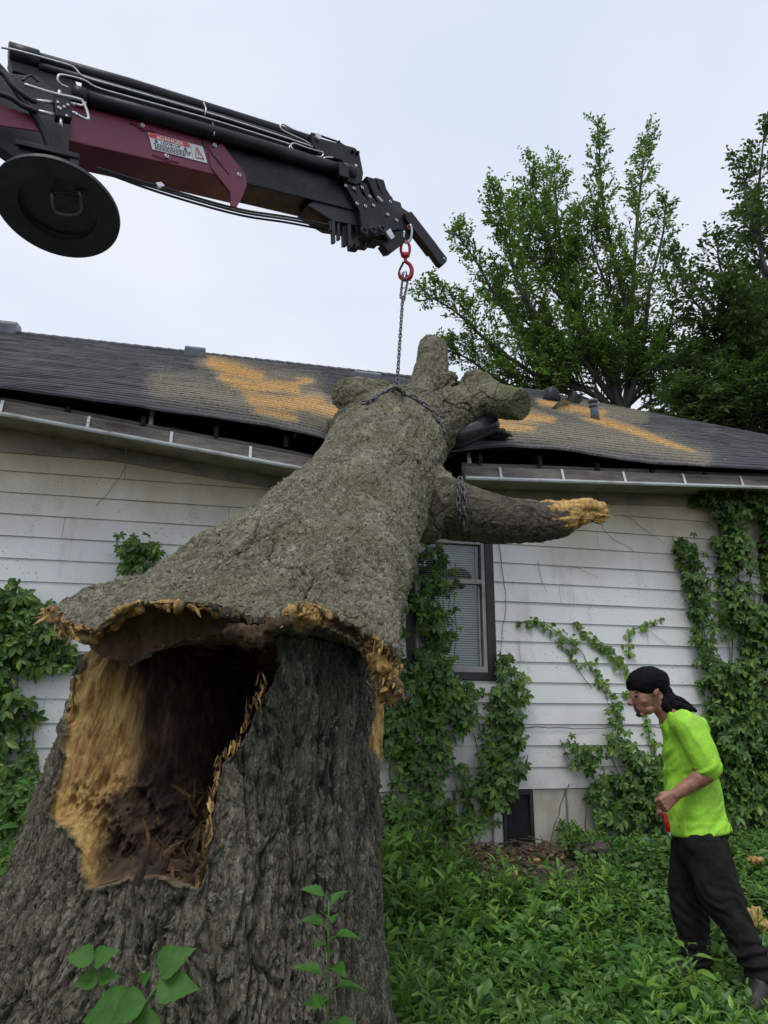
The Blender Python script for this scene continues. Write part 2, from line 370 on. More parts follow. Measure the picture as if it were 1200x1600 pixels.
class MB:
    """collects world-space shapes and links them as ONE mesh object"""
    def __init__(s): s.V = []; s.F = []; s.n = 0
    def add(s, V, F):
        V = np.asarray(V, float); s.V.append(V); s.F += [tuple(i + s.n for i in f) for f in F]; s.n += len(V); return s
    def hexa(s, c8): # c8: 4 bottom ccw, 4 top
        return s.add(c8, [(3, 2, 1, 0), (4, 5, 6, 7), (0, 1, 5, 4), (1, 2, 6, 5), (2, 3, 7, 6), (3, 0, 4, 7)])
    def box(s, c, ex, ey, ez, hx, hy, hz):
        c = np.asarray(c, float); pts = []
        for z in (-hz, hz):
            for x, y in ((-hx, -hy), (hx, -hy), (hx, hy), (-hx, hy)): pts.append(c + ex * x + ey * y + ez * z)
        return s.hexa(pts)
    def hbox(s, s0, s1, t0, t1, z0, z1): # house frame box
        return s.hexa([HP(a, b, z) for z in (z0, z1) for a, b in ((s0, t1), (s1, t1), (s1, t0), (s0, t0))])
    def tube(s, pts, r, n=8, caps=True):
        pts = np.asarray(pts, float); r = np.broadcast_to(np.asarray(r, float), (len(pts),))
        T = np.gradient(pts, axis=0); T /= np.linalg.norm(T, axis=1)[:, None] + 1e-9
        ref = np.array([0, 0, 1.]) if abs(T[0][2]) < .9 else np.array([1., 0, 0])
        a = np.cross(ref, T[0]); a /= np.linalg.norm(a); V = []
        for p, t, rr in zip(pts, T, r):
            a = a - t * (a @ t); a /= np.linalg.norm(a) + 1e-9; b = np.cross(t, a)
            for k in range(n):
                w = 2 * math.pi * k / n; V.append(p + (a * math.cos(w) + b * math.sin(w)) * rr)
        F = [(i * n + k, i * n + (k + 1) % n, (i + 1) * n + (k + 1) % n, (i + 1) * n + k) for i in range(len(pts) - 1) for k in range(n)]
        if caps: F += [tuple(range(n))[::-1], tuple((len(pts) - 1) * n + k for k in range(n))]
        return s.add(V, F)
    def prism(s, front, back):
        n = len(front); V = list(front) + list(back)
        F = [tuple(range(n)), tuple(range(2 * n - 1, n - 1, -1))] + [(i, i + n, (i + 1) % n + n, (i + 1) % n) for i in range(n)]
        return s.add(V, F)
    def torus(s, c, ea, eb, R, r, n=20, k=8, ry=None):
        c = np.asarray(c, float); ry = ry or R; en = np.cross(ea, eb); V = []
        for i in range(n):
            w = 2 * math.pi * i / n; d = ea * math.cos(w) + eb * math.sin(w); p = c + ea * R * math.cos(w) + eb * ry * math.sin(w)
            for j in range(k):
                q = 2 * math.pi * j / k; V.append(p + d * r * math.cos(q) + en * r * math.sin(q))
        return s.add(V, [(i * k + j, ((i + 1) % n) * k + j, ((i + 1) % n) * k + (j + 1) % k, i * k + (j + 1) % k) for i in range(n) for j in range(k)])
    def ell(s, c, r, rot=None, nu=16, nv=10):
        V = []; c = np.asarray(c, float); rot = np.eye(3) if rot is None else np.array(rot)
        V.append(c + rot @ np.array([0, 0, r[2]]))
        for j in range(1, nv):
            t = math.pi * j / nv
            for i in range(nu):
                p = 2 * math.pi * i / nu; V.append(c + rot @ np.array([r[0] * math.sin(t) * math.cos(p), r[1] * math.sin(t) * math.sin(p), r[2] * math.cos(t)]))
        V.append(c - rot @ np.array([0, 0, r[2]])); F = []
        for i in range(nu): F.append((0, 1 + i, 1 + (i + 1) % nu))
        for j in range(nv - 2):
            for i in range(nu):
                a = 1 + j * nu; F.append((a + i, a + nu + i, a + nu + (i + 1) % nu, a + (i + 1) % nu))
        e = 1 + (nv - 1) * nu; a = 1 + (nv - 2) * nu
        for i in range(nu): F.append((e, a + (i + 1) % nu, a + i))
        return s.add(V, F)
    def cap(s, p0, r0, p1, r1, n=14):
        p0 = np.asarray(p0, float); p1 = np.asarray(p1, float); d = p1 - p0; L = np.linalg.norm(d); d = d / (L + 1e-9)
        pts = []; rr = []
        for t in (80, 60, 40, 20): pts.append(p0 - d * r0 * math.sin(rad(t))); rr.append(r0 * math.cos(rad(t)))
        pts.append(p0); rr.append(r0); pts.append(p1); rr.append(r1)
        for t in (20, 40, 60, 80): pts.append(p1 + d * r1 * math.sin(rad(t))); rr.append(r1 * math.cos(rad(t)))
        ref = np.array([0, 0, 1.]) if abs(d[2]) < .9 else np.array([1., 0, 0]); a = np.cross(ref, d); a /= np.linalg.norm(a); b = np.cross(d, a)
        V = [p + (a * math.cos(2 * math.pi * k / n) + b * math.sin(2 * math.pi * k / n)) * r for p, r in zip(pts, rr) for k in range(n)]
        m = len(pts); F = [(i * n + k, i * n + (k + 1) % n, (i + 1) * n + (k + 1) % n, (i + 1) * n + k) for i in range(m - 1) for k in range(n)]
        return s.add(V, F + [tuple(range(n))[::-1], tuple((m - 1) * n + k for k in range(n))])
    def path(s, pts, rr):
        for i in range(len(pts) - 1): s.cap(pts[i], rr[i], pts[i + 1], rr[i + 1])
        return s
    def build(s, name, mat, parent=None, smooth=False, bevel=0, loc=None):
        V = np.concatenate(s.V); 
        if parent is not None: o0 = origin_of(parent)
        else: o0 = np.array(loc) if loc is not None else np.array([(V[:, 0].min() + V[:, 0].max()) / 2, (V[:, 1].min() + V[:, 1].max()) / 2, V[:, 2].min()])
        me = bpy.data.meshes.new(name); me.from_pydata((V - o0).tolist(), [], s.F); me.update()
        import bmesh
        bm = bmesh.new(); bm.from_mesh(me); bmesh.ops.recalc_face_normals(bm, faces=bm.faces)
        if bevel:
            es = [e for e in bm.edges if len(e.link_faces) == 2 and e.calc_face_angle(0) > .5]
            bmesh.ops.bevel(bm, geom=es, offset=bevel, segments=2, affect='EDGES', profile=.6, clamp_overlap=True)
        bm.to_mesh(me); bm.free()
        me.polygons.foreach_set('use_smooth', np.full(len(me.polygons), smooth)); 
        me.materials.append(M[mat])
        ob = bpy.data.objects.new(name, me); COL.objects.link(ob)
        if parent is not None: ob.parent = parent
        else: ob.location = o0
        return ob
def tag(o, label=None, cat=None, group=None, kind=None):
    if label: o['label'] = label
    if cat: o['category'] = cat
    if group: o['group'] = group
    if kind: o['kind'] = kind
    return o
def empty(name, loc, label, cat, group=None):
    o = bpy.data.objects.new(name, None); o.location = tuple(float(v) for v in loc); o.empty_display_size = .1
    COL.objects.link(o); return tag(o, label, cat, group)
def remesh(mb, voxel, smooth=2, factor=.5):
    me = bpy.data.meshes.new('t'); me.from_pydata(np.concatenate(mb.V).tolist(), [], mb.F); me.update()
    import bmesh
    bm = bmesh.new(); bm.from_mesh(me); bmesh.ops.recalc_face_normals(bm, faces=bm.faces); bm.to_mesh(me); bm.free()
    ob = bpy.data.objects.new('t', me); COL.objects.link(ob)
    r = ob.modifiers.new('r', 'REMESH'); r.mode = 'VOXEL'; r.voxel_size = voxel
    if smooth: s = ob.modifiers.new('s', 'SMOOTH'); s.iterations = smooth; s.factor = factor
    dg = bpy.context.evaluated_depsgraph_get(); ev = ob.evaluated_get(dg); m2 = ev.to_mesh()
    V = np.empty(len(m2.vertices) * 3, np.float32); m2.vertices.foreach_get('co', V); V = V.reshape(-1, 3).astype(float)
    Nn = np.empty(len(m2.vertices) * 3, np.float32); m2.vertices.foreach_get('normal', Nn); Nn = Nn.reshape(-1, 3).astype(float)
    nl = len(m2.loops); L = np.empty(nl, np.int32); m2.loops.foreach_get('vertex_index', L)
    ls = np.empty(len(m2.polygons), np.int32); m2.polygons.foreach_get('loop_start', ls)
    lt = np.append(ls[1:], nl) - ls
    Q = np.array([L[a:a + 4] for a, t in zip(ls, lt) if t == 4]).reshape(-1, 4); T = np.array([L[a:a + 3] for a, t in zip(ls, lt) if t == 3]).reshape(-1, 3)
    ev.to_mesh_clear(); bpy.data.objects.remove(ob); bpy.data.meshes.remove(me)
    return V, Nn, Q, T
def sub_mesh(V, Q, T, mq, mt):
    q = Q[mq]; t = T[mt] if len(T) else T
    idx = np.unique(np.concatenate([q.ravel(), t.ravel()]) if len(t) else q.ravel()); mp_ = np.full(len(V), -1); mp_[idx] = np.arange(len(idx))
    return idx, mp_[q], (mp_[t] if len(t) else None)
def spline(pts, n):
    """Catmull-Rom through pts -> n samples"""
    pts = np.asarray(pts, float); k = len(pts)
    if k < 3: return pts[0] + (pts[-1] - pts[0]) * np.linspace(0, 1, n)[:, None]
    e = np.vstack([2 * pts[0] - pts[1], pts, 2 * pts[-1] - pts[-2]]); out = []
    for u in np.linspace(0, k - 1 - 1e-6, n):
        i = int(u); t = u - i; a, b, c, d = e[i], e[i + 1], e[i + 2], e[i + 3]
        out.append(.5 * ((2 * b) + (c - a) * t + (2 * a - 5 * b + 4 * c - d) * t * t + (3 * b - a - 3 * c + d) * t ** 3))
    return np.array(out)

# ------------------------------------------------------------------ leaf templates and scattering
def leaf_tpl(w=.32, st=4, fold=.12, droop=.15, peak=.4, serr=0, pw=.8):
    """leaf along +Y length 1, normal +Z"""
    V = [(0, 0, 0)]; Fq = []
    for i in range(1, st):
        t = i / st; ww = w * math.sin(math.pi * t ** (math.log(.5) / math.log(peak))) ** pw
        ww *= (1 + (serr if i % 2 else -serr)); z = -droop * t * t
        V += [(-ww, t, z + fold * ww * 2), (0, t, z), (ww, t, z + fold * ww * 2)]
    V.append((0, 1, -droop)); tri = [(0, 2, 1), (0, 3, 2)]
    for i in range(st - 2):
        a = 1 + 3 * i; b = a + 3
        tri += [(a, a + 1, b + 1), (a, b + 1, b), (a + 1, a + 2, b + 2), (a + 1, b + 2, b + 1)]
    a = 1 + 3 * (st - 2); e = len(V) - 1
    tri += [(a, a + 1, e), (a + 1, a + 2, e)]
    return np.array(V, float), np.array(tri)
def rot_tpl(t, ang, sc=1, off=(0, 0, 0), tilt=0):
    V, F = t; Rm = np.array(Matrix.Rotation(ang, 3, 'Z') @ Matrix.Rotation(tilt, 3, 'X')); return (V * sc) @ Rm.T + np.array(off), F
def join(ts):
    V = []; F = []; n = 0
    for v, f in ts: V.append(v); F.append(np.asarray(f) + n); n += len(v)
    return np.concatenate(V), np.concatenate(F)
LANCE = leaf_tpl(.16, 4, .2, .25, .4)
OVAL = leaf_tpl(.33, 4, .15, .15, .42)
SMALL = leaf_tpl(.27, 2, .2, .05, .5)
PALM = join([rot_tpl(leaf_tpl(.24, 4, .18, .22, .58), rad(a), s) for a, s in ((0, 1), (52, .9), (-52, .9), (112, .66), (-112, .66))])
BLADE = leaf_tpl(.035, 4, .3, .5, .25)
def frames(dirs, ups):
    """orthonormal frames: Y=dirs, Z~ups"""
    y = dirs / (np.linalg.norm(dirs, axis=1)[:, None] + 1e-9); x = np.cross(y, ups); x /= np.linalg.norm(x, axis=1)[:, None] + 1e-9
    z = np.cross(x, y); return np.stack([x, y, z], axis=2)
def scatter(tpl, pos, fr, sc):
    V, F = tpl; n = len(pos)
    X = np.einsum('nij,vj->nvi', fr * np.asarray(sc)[:, None, None], V) + pos[:, None, :]
    T = (F[None] + (np.arange(n) * len(V))[:, None, None]).reshape(-1, F.shape[1]); return X.reshape(-1, 3), T
def rdir(n): v = rng.normal(size=(n, 3)); return v / np.linalg.norm(v, axis=1)[:, None]

# ================================================================== GROUND
def build_ground():
    xs = np.concatenate([[-120, -60, -30, -15], np.linspace(-7, 9, 130), [15, 30, 60, 120]])
    ys = np.concatenate([[-60, -30, -10, -3], np.linspace(0, 12, 100), [18, 30, 60, 150]])
    X, Y = np.meshgrid(xs, ys); Z = gz(X, Y) + fbm(np.stack([X * 1.7, Y * 1.7, X * 0], -1), 3, 3) * .035
    V = np.stack([X, Y, Z], -1).reshape(-1, 3); nx = len(xs); i, j = np.meshgrid(np.arange(nx - 1), np.arange(len(ys) - 1)); a = (j * nx + i).ravel()
    tag(place('ground', None, V, loc=(0, 0, 0), quads=np.stack([a, a + 1, a + nx + 1, a + nx], 1), mat='soil'), kind='structure')
build_ground()

# ================================================================== HOUSE
house = empty('house', HP(0, 0, .25), 'white lap-sided house with a dark shingle roof damaged by the fallen tree', 'house')
S0, S1 = -8.0, 7.4
SID0, ROWH = .75, .188
EAVE = [(-8, 3.93), (-3.32, 3.92), (-2.2, 3.88), (-1.18, 3.85), (-.7, 3.80), (-.3, 3.66), (.2, 3.66), (.51, 3.80), (1.0, 3.84), (1.6, 3.86), (2.6, 3.82), (3.94, 3.83), (8.1, 3.9)]
def eave_z(s): return np.interp(s, [a for a, b in EAVE], [b for a, b in EAVE])
wsL = W(636, 1000)[0]; wsR = W(772, 1000)[0]; WZ0, WZ1 = 1.70, 3.10
w2L = W(1192, 930)[0]; w2R = w2L + .95; W2Z0, W2Z1 = 1.75, 3.05
WINS = [(wsL, wsR, WZ0, WZ1), (w2L, w2R, W2Z0, W2Z1)]
def siding():
    mb = MB(); k = 0; z = SID0
    while z < 3.52:
        z1 = min(z + ROWH, 3.58)
        segs = [(S0, S1)]
        for (a, b, c, d) in WINS:
            if z < d and z1 > c:
                ns = []
                for (p, q) in segs:
                    if a > p and b < q: ns += [(p, a), (b, q)]
                    else: ns.append((p, q))
                segs = ns
        cuts = [S0 + 1.1 + (k * 1.37) % 3.66 + 3.66 * j for j in range(5)]
        for (p, q) in segs:
            cs = [p] + [c for c in cuts if p + .1 < c < q - .1] + [q]
            for a, b in zip(cs[:-1], cs[1:]):
                m = max(2, int((b - a) / .35)); ss = np.linspace(a + .0012, b - .0012, m)
                wob = np.array([fbm(np.array([[s * 1.3, k * 3.1, 0]]), 2, 5)[0] for s in ss]) * .005
                prof = [(.0, z1 + .004), (.003, z1), (.019, z + .006), (.020, z), (.004, z - .003)]
                V = [HP(s, t + (w_ if j in (2, 3) else w_ * .4), zz + w_ * .4) for s, w_ in zip(ss, wob) for j, (t, zz) in enumerate(prof)]
                n = len(prof); F = [(i * n + j, i * n + j + 1, (i + 1) * n + j + 1, (i + 1) * n + j) for i in range(m - 1) for j in range(n - 1)]
                mb.add(V, F)
        z += ROWH; k += 1
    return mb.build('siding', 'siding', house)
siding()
# wall core behind the boards (with window recesses), end walls
mb = MB()
for (a, b, c, d) in WINS: pass
segs = [(S0, wsL), (wsR, w2L), (w2R, S1)]
for a, b in segs: mb.hbox(a, b, -.12, -.004, .2, 3.60)
for (a, b, c, d) in WINS: mb.hbox(a, b, -.12, -.004, .2, c); mb.hbox(a, b, -.12, -.004, d, 3.60)
mb.build('wall_core', 'dark', house)
mb = MB(); mb.hbox(S1, S1 + .1, -9.3, 0, .1, 3.9); mb.hbox(S0 - .1, S0, -9.3, 0, .1, 3.9); mb.hbox(S0, S1, -9.4, -9.3, .1, 3.9)
mb.build('end_wall', 'skirt', house)
# skirting with vertical seams and the dark crawl opening
opL, opR = W(786, 1280)[0], W(833, 1280)[0]
mb = MB(); edges = [S0]; s = S0
while s < S1: s += .36; edges.append(min(s, S1))
for a, b in zip(edges[:-1], edges[1:]):
    if b - a < .02: continue
    for p, q in ([(a, b)] if (b < opL or a > opR) else [(a, min(b, opL)), (max(a, opR), b)]):
        if q - p > .02: mb.hbox(p + .002, q - .002, -.05, .0, .05, SID0 - .006)
sk = mb.build('skirting', 'skirt', house, bevel=.002)
for e in edges[1:-1]:
    if opL - .02 < e < opR + .02: continue
    mb = MB(); mb.hbox(e - .009, e + .009, .001, .010, .05, SID0 - .008); mb.build('batten', 'seam', sk)
mb = MB(); mb.hbox(opL - .6, opR, -1.2, -1.1, .05, SID0); mb.hbox(opL - .002, opL + .0, -1.1, -.05, .05, SID0); mb.build('crawl_space', 'dark', house)
mb = MB(); mb.hbox(opR - .035, opR + .002, -.05, .022, .05, SID0 - .01); mb.hbox(opL, opL + .03, -.05, .02, .05, SID0 - .01); mb.hbox(opL + .032, opR - .037, -.05, .018, SID0 - .05, SID0 - .012)
mb.hbox(opL + .09, opL + .12, -.09, -.06, .05, SID0 - .05)
mb.build('opening_frame', 'trim', house, bevel=.003)

def window(a, b, z0, z1, railz):
    r = None
    mb = MB(); fw = .075
    for q in ((a - .01, a + fw, z0, z1), (b - fw, b + .01, z0, z1), (a + fw, b - fw, z0, z0 + .07), (a + fw, b - fw, z1 - .08, z1)):
        mb.hbox(q[0], q[1], -.10, .028, q[2], q[3])
    fr = mb.build('window', 'trim', house, bevel=.004)
    a2, b2, c2, d2 = a + fw, b - fw, z0 + .07, z1 - .08
    mb = MB(); w_ = .035
    for q in ((a2, a2 + w_, c2, d2, -.045, .012), (b2 - w_, b2, c2, d2, -.045, .012), (a2 + w_, b2 - w_, c2, c2 + .05, -.045, .016), (a2 + w_, b2 - w_, d2 - .04, d2, -.045, .012), (a2 + w_, b2 - w_, railz - .022, railz + .022, -.045, .008)):
        mb.hbox(q[0], q[1], q[4], q[5], q[2], q[3])
    # second inner bead
    for q in ((b2 - w_ - .03, b2 - w_ - .012, c2 + .055, railz - .03), (b2 - w_ - .05, b2 - w_ - .038, railz + .03, d2 - .05), (a2 + w_ + .012, a2 + w_ + .03, c2 + .055, railz - .03)):
        mb.hbox(q[0], q[1], -.05, -.02, q[2], q[3])
    mb.build('sash', 'sash', fr, bevel=.003)
    mb = MB(); mb.hbox(a2 + .02, b2 - .02, -.034, -.030, c2 + .02, railz); mb.build('pane', 'glass', fr)
    mb = MB(); mb.hbox(a2 + .02, b2 - .02, -.034, -.030, railz, d2 - .01); mb.build('pane', 'glass', fr)
    mb = MB(); z = c2 + .03
    while z < d2:
        mb.hexa([HP(s_, t_, zz) for (zz_, ) in (((0,),),) for (s_, t_, zz) in ((a2 + .05, -.075, z), (b2 - .06, -.075, z), (b2 - .06, -.095, z + .014), (a2 + .05, -.095, z + .014), (a2 + .05, -.075, z + .002), (b2 - .06, -.075, z + .002), (b2 - .06, -.095, z + .016), (a2 + .05, -.095, z + .016))]); z += .022
    mb.build('blind', 'blind', fr)
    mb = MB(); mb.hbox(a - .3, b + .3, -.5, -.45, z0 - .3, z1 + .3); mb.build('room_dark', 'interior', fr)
window(wsL, wsR, WZ0, WZ1, W(740, 909)[1]); window(w2L, w2R, W2Z0, W2Z1, 2.4)

# attic gap blacked in for its shade, plate, rafters, soffit, fascia
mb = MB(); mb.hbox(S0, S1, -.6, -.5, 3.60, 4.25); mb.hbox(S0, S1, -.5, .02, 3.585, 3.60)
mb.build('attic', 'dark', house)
s = S0 + .3
while s < S1:
    mb = MB()
    if not (-.75 < s < .55):
        mb.hexa([HP(s - .02, .40, eave_z(s) - .16), HP(s + .02, .40, eave_z(s) - .16), HP(s + .02, -.7, eave_z(s) + .45), HP(s - .02, -.7, eave_z(s) + .45),
                 HP(s - .02, .40, eave_z(s) - .05), HP(s + .02, .40, eave_z(s) - .05), HP(s + .02, -.7, eave_z(s) + .58), HP(s - .02, -.7, eave_z(s) + .58)])
        mb.build('rafter', 'dark', house)
    s += .61
def gutz(s, side):
    return np.interp(s, [-8, -3.31, -.88, -.4], [3.78, 3.72, 3.46, 3.40]) if side < 0 else np.interp(s, [.5, .81, 3.96, 7.5], [3.485, 3.50, 3.655, 3.70])
for side, a, b in ((-1, S0, -.55), (1, .66, S1)):
    ss = np.linspace(a, b, 40)
    def strip(prof, name, mat, par=None, wob=0):
        mb = MB(); V = []
        for i, s in enumerate(ss):
            g = gutz(s, side)
            for t, z in prof: V.append(HP(s, t + wob * math.sin(s * 3.1), g + z + wob * math.sin(s * 4.7 + 1)))
        n = len(prof); F = [(i * n + j, i * n + (j + 1) % n, (i + 1) * n + (j + 1) % n, (i + 1) * n + j) for i in range(len(ss) - 1) for j in range(n)]
        F += [tuple(range(n)), tuple(range((len(ss) - 1) * n, len(ss) * n))]
        mb.add(V, F); return mb.build(name, mat, par or house)
    strip([(.0, .03), (.38, .03), (.38, .045), (.0, .045)], 'soffit', 'soffit')
    strip([(.34, .05), (.365, .05), (.365, .185), (.34, .185)], 'fascia', 'board', wob=.004)
    gt = strip([(.440, .008), (.452, -.012), (.470, -.012), (.478, .0), (.478, .014), (.466, .020), (.458, .010), (.446, .020), (.428, .125), (.420, .125)], 'gutter', 'gutter')
    gi = strip([(.447, .022), (.450, .022), (.433, .122), (.430, .122)], 'gutter_trough', 'board', gt)
    mb = MB(); V = []
    for s in ss:
        g = gutz(s, side); lo = min(g - .09, 3.54); V += [HP(s, .002, lo), HP(s, .024, lo), HP(s, .024, g + .028), HP(s, .002, g + .028)]
    mb.add(V, [(i * 4 + j, i * 4 + (j + 1) % 4, (i + 1) * 4 + (j + 1) % 4, (i + 1) * 4 + j) for i in range(len(ss) - 1) for j in range(4)]); mb.build('frieze', 'soffit', house)
    s = a + .35
    while s < b:
        g = gutz(s, side); mb = MB()
        mb.hexa([HP(s - .012, .474, g + .016), HP(s + .012, .474, g + .016), HP(s + .012, .466, g + .022), HP(s - .012, .466, g + .022), HP(s - .012, .444, g + .124), HP(s + .012, .444, g + .124), HP(s + .012, .438, g + .130), HP(s - .012, .438, g + .130)])
        st = mb.build('gutter_strap', 'gutter', gt); s += .62 + .05 * math.sin(s * 9)
# loose straps hanging in the gap
for px, y0, y1, w_ in ((238, 641, 664, .018), (461, 669, 684, .012), (731, 700, 729, .02)):
    s, z, p = W(px, y0, .3); s2, z2, _ = W(px + 1, y1, .34); mb = MB()
    mb.hexa([HP(s - w_, .345, z2), HP(s + w_, .345, z2), HP(s + w_, .341, z2), HP(s - w_, .341, z2), HP(s - w_, .302, z), HP(s + w_, .302, z), HP(s + w_, .298, z), HP(s - w_, .298, z)])
    mb.build('loose_strap', 'gutter', house)

# roof
RIDGE_T, RIDGE_Z, OV, RS1 = -4.5, 6.93, .5, 4.05
DUST = [((330, 566, 12), (365, 578, 15), (405, 590, 13)), ((350, 590, 10), (395, 606, 16), (440, 604, 12), (470, 612, 10)), ((395, 625, 13), (440, 632, 15), (500, 632, 17)), ((400, 640, 8), (455, 652, 9)), ((450, 598, 6), (480, 592, 5)),
        ((505, 640, 16), (530, 645, 12)), ((770, 655, 10), (825, 652, 13), (860, 655, 8)), ((920, 652, 9), (975, 668, 9), (1030, 688, 7), (1085, 706, 3)), ((845, 630, 6), (905, 640, 8), (945, 645, 6)), ((690, 652, 10), (740, 640, 8)), ((735, 668, 5), (790, 668, 7), (840, 672, 5))]
PALE = [((250, 600, 40), (340, 615, 50), (500, 650, 40)), ((320, 565, 30), (480, 610, 45)), ((740, 660, 40), (860, 670, 45), (1000, 690, 40), (1100, 715, 25)), ((900, 640, 30), (1000, 650, 25))]
def blobs(px, py, paths, wn=0):
    r = np.zeros_like(px)
    for pth in paths:
        for (x0, y0, w0), (x1, y1, w1) in zip(pth[:-1], pth[1:]):
            dx, dy = x1 - x0, y1 - y0; t = np.clip(((px - x0) * dx + (py - y0) * dy) / (dx * dx + dy * dy), 0, 1)
            d = np.hypot(px - x0 - t * dx, (py - y0 - t * dy)) / (w0 + (w1 - w0) * t); r = np.maximum(r, np.exp(-d * d))
    return r
def roof_pt(s, t):
    """front slope surface point"""
    f = (OV - t) / (OV - RIDGE_T); ez = eave_z(s); z = ez + (RIDGE_Z - ez) * f
    base = 3.88 + (RIDGE_Z - 3.88) * f; w_ = np.exp(-(OV - t) / .8); z = base * (1 - w_) + z * w_
    # crushed dent around the trunk
    dent = np.exp(-((s - .15) / .75) ** 2) * np.exp(-((t + .1) / 1.0) ** 2) * .16
    return z - dent + .018 * np.sin(s * 1.7 + t) * np.exp((t - .5) / 2)
def roof():
    nc = 42; ns = 300; rows = []; dv = (OV - RIDGE_T) / nc
    for c in range(nc):
        t0 = OV - c * dv; t1 = t0 - dv
        rows += [(t0, 0.0 if c else -.012, c), (t0, .009, c), ((t0 + t1) / 2, .005, c), (t1 + .0005, .001, c)]
    S = []; T = []; OFF = []
    for (t, off, c) in rows:
        smax = RS1 + (t - RIDGE_T) * .8
        S.append(np.linspace(S0 - .4, smax, ns)); T.append(np.full(ns, t)); OFF.append(np.full(ns, off))
    S = np.array(S); T = np.array(T); OFF = np.array(OFF)
    # tabs slightly lifted, ragged eave
    tabn = vnoise(np.stack([np.floor(S / .3 + np.floor((OV - T) / dv + .01) * .5), np.floor((OV - T) / dv + .01), S * 0], -1) * 1.37, 4)
    OFF = OFF + (OFF > .008) * tabn * .005
    Tj = T + (T >= OV - 1e-6) * (fbm(np.stack([S * 3, S * 0, S * 0], -1), 4, 8) * .03)
    Z = roof_pt(S, T) + OFF
    V = np.array([0, DW, 0]) + U * S[..., None] + N * Tj[..., None] + ZZ * Z[..., None]
    px, py = proj(V); pn = fbm(np.stack([S * 3, T * 3, S * 0], -1), 4, 12) * 14
    dust = blobs(px + pn, py + pn * .5, [[(a, b, w_ * 1.35) for a, b, w_ in pth] for pth in DUST]) * .92; pale = blobs(px, py, PALE) * .50
    d = np.maximum(dust, pale); nr = len(rows); V = V.reshape(-1, 3)
    i, j = np.meshgrid(np.arange(ns - 1), np.arange(nr - 1)); a = (j * ns + i).ravel()
    q = np.stack([a, a + 1, a + ns + 1, a + ns], 1)
    ob = place('roof', None, V, house, quads=q, mat='shingle', smooth=False, attrs={'rs': S.ravel(), 'rt': T.ravel(), 'dust': d.ravel()})
    # deck underside, hip end and back slopes
    mb = MB(); ss = np.linspace(S0 - .4, 8.0, 50); tt = [OV - .015, .2, -.4, -1.5]
    Vv = [HP(s, t, roof_pt(s, t) - .03) for t in tt for s in ss]; n = len(ss)
    mb.add(Vv, [(j * n + i, j * n + i + 1, (j + 1) * n + i + 1, (j + 1) * n + i) for j in range(len(tt) - 1) for i in range(n - 1)])
    mb.build('roof_deck', 'dark', ob)
    mb = MB(); A = HP(RS1, RIDGE_T, RIDGE_Z); B = HP(RS1 + 4.0, OV, 3.88); C_ = HP(RS1 + 4.0, -9.5, 3.88); D_ = HP(S0 - .4, -9.5, 3.88); E_ = HP(S0 - .4, RIDGE_T, RIDGE_Z)
    mb.add([A, B, C_, D_, E_], [(0, 1, 2), (0, 2, 3, 4)]); mb.build('rear_slope', 'shingle', ob)
    # ridge cap shingles
    mb = MB(); s = S0 - .4
    while s < RS1:
        e = min(s + .2, RS1); h = .012
        mb.hexa([HP(s, RIDGE_T + .14, RIDGE_Z - .075), HP(e, RIDGE_T + .14, RIDGE_Z - .085), HP(e, RIDGE_T, RIDGE_Z + .012), HP(s, RIDGE_T, RIDGE_Z + .022),
                 HP(s, RIDGE_T + .14, RIDGE_Z - .06), HP(e, RIDGE_T + .14, RIDGE_Z - .072), HP(e, RIDGE_T, RIDGE_Z + .022), HP(s, RIDGE_T, RIDGE_Z + .035)])
        s += .17
    mb.build('ridge_cap', 'shingle', ob)
    return ob
roofo = roof()
def on_roof(px, py):
    """hit of a pixel ray on the front slope"""
    d = ray(px, py); lo, hi = 4.5, 16
    best = None
    for Yv in np.arange(lo, hi, .01):
        p = CP + d * (Yv / d[1]); q = p - np.array([0, DW, 0]); s = q @ U; t = q @ N
        if t < OV and t > RIDGE_T - .3 and p[2] <= roof_pt(s, t): return s, t, p
    p = CP + d * (11.3 / d[1]); q = p - np.array([0, DW, 0]); return q @ U, q @ N, p
# box vents near the ridge
def box_vent(px0, px1, py, hh, lab):
    s0, t0, p0 = on_roof(px0, py); s1, t1, p1 = on_roof(px1, py); c = (s0 + s1) / 2; w_ = abs(s1 - s0) / 2
    t = (t0 + t1) / 2; z = roof_pt(c, t); mb = MB()
    pf = [(t + .10, z - .06), (t + .13, z + hh * .6), (t + .07, z + hh), (t - .18, z + hh + .05), (t - .26, z + .10)]
    V = [HP(c + sg * w_, a, b) for sg in (-1, 1) for a, b in pf]; n = 5
    mb.add(V, [tuple(range(n)), tuple(range(2 * n - 1, n - 1, -1))] + [(i, i + 1, i + 1 + n, i + n) for i in range(n - 1)] + [(4, 0, 5, 9)])
    return tag(mb.build('roof_vent', 'vent', roofo, bevel=.015), lab)
box_vent(-16, 35, 520, .16, 'metal ridge vent at the left end of the roof')
box_vent(287, 321, 557, .13, 'metal box vent left of the sawdust')
box_vent(556, 590, 596, .12, 'metal box vent behind the trunk')
s_, t_, p_ = on_roof(862, 626); mb = MB(); mb.cap(p_ + [0, 0, .02], .14, p_ + [0, 0, .10], .13, 20); mb.build('roof_vent', 'black', roofo, smooth=True)
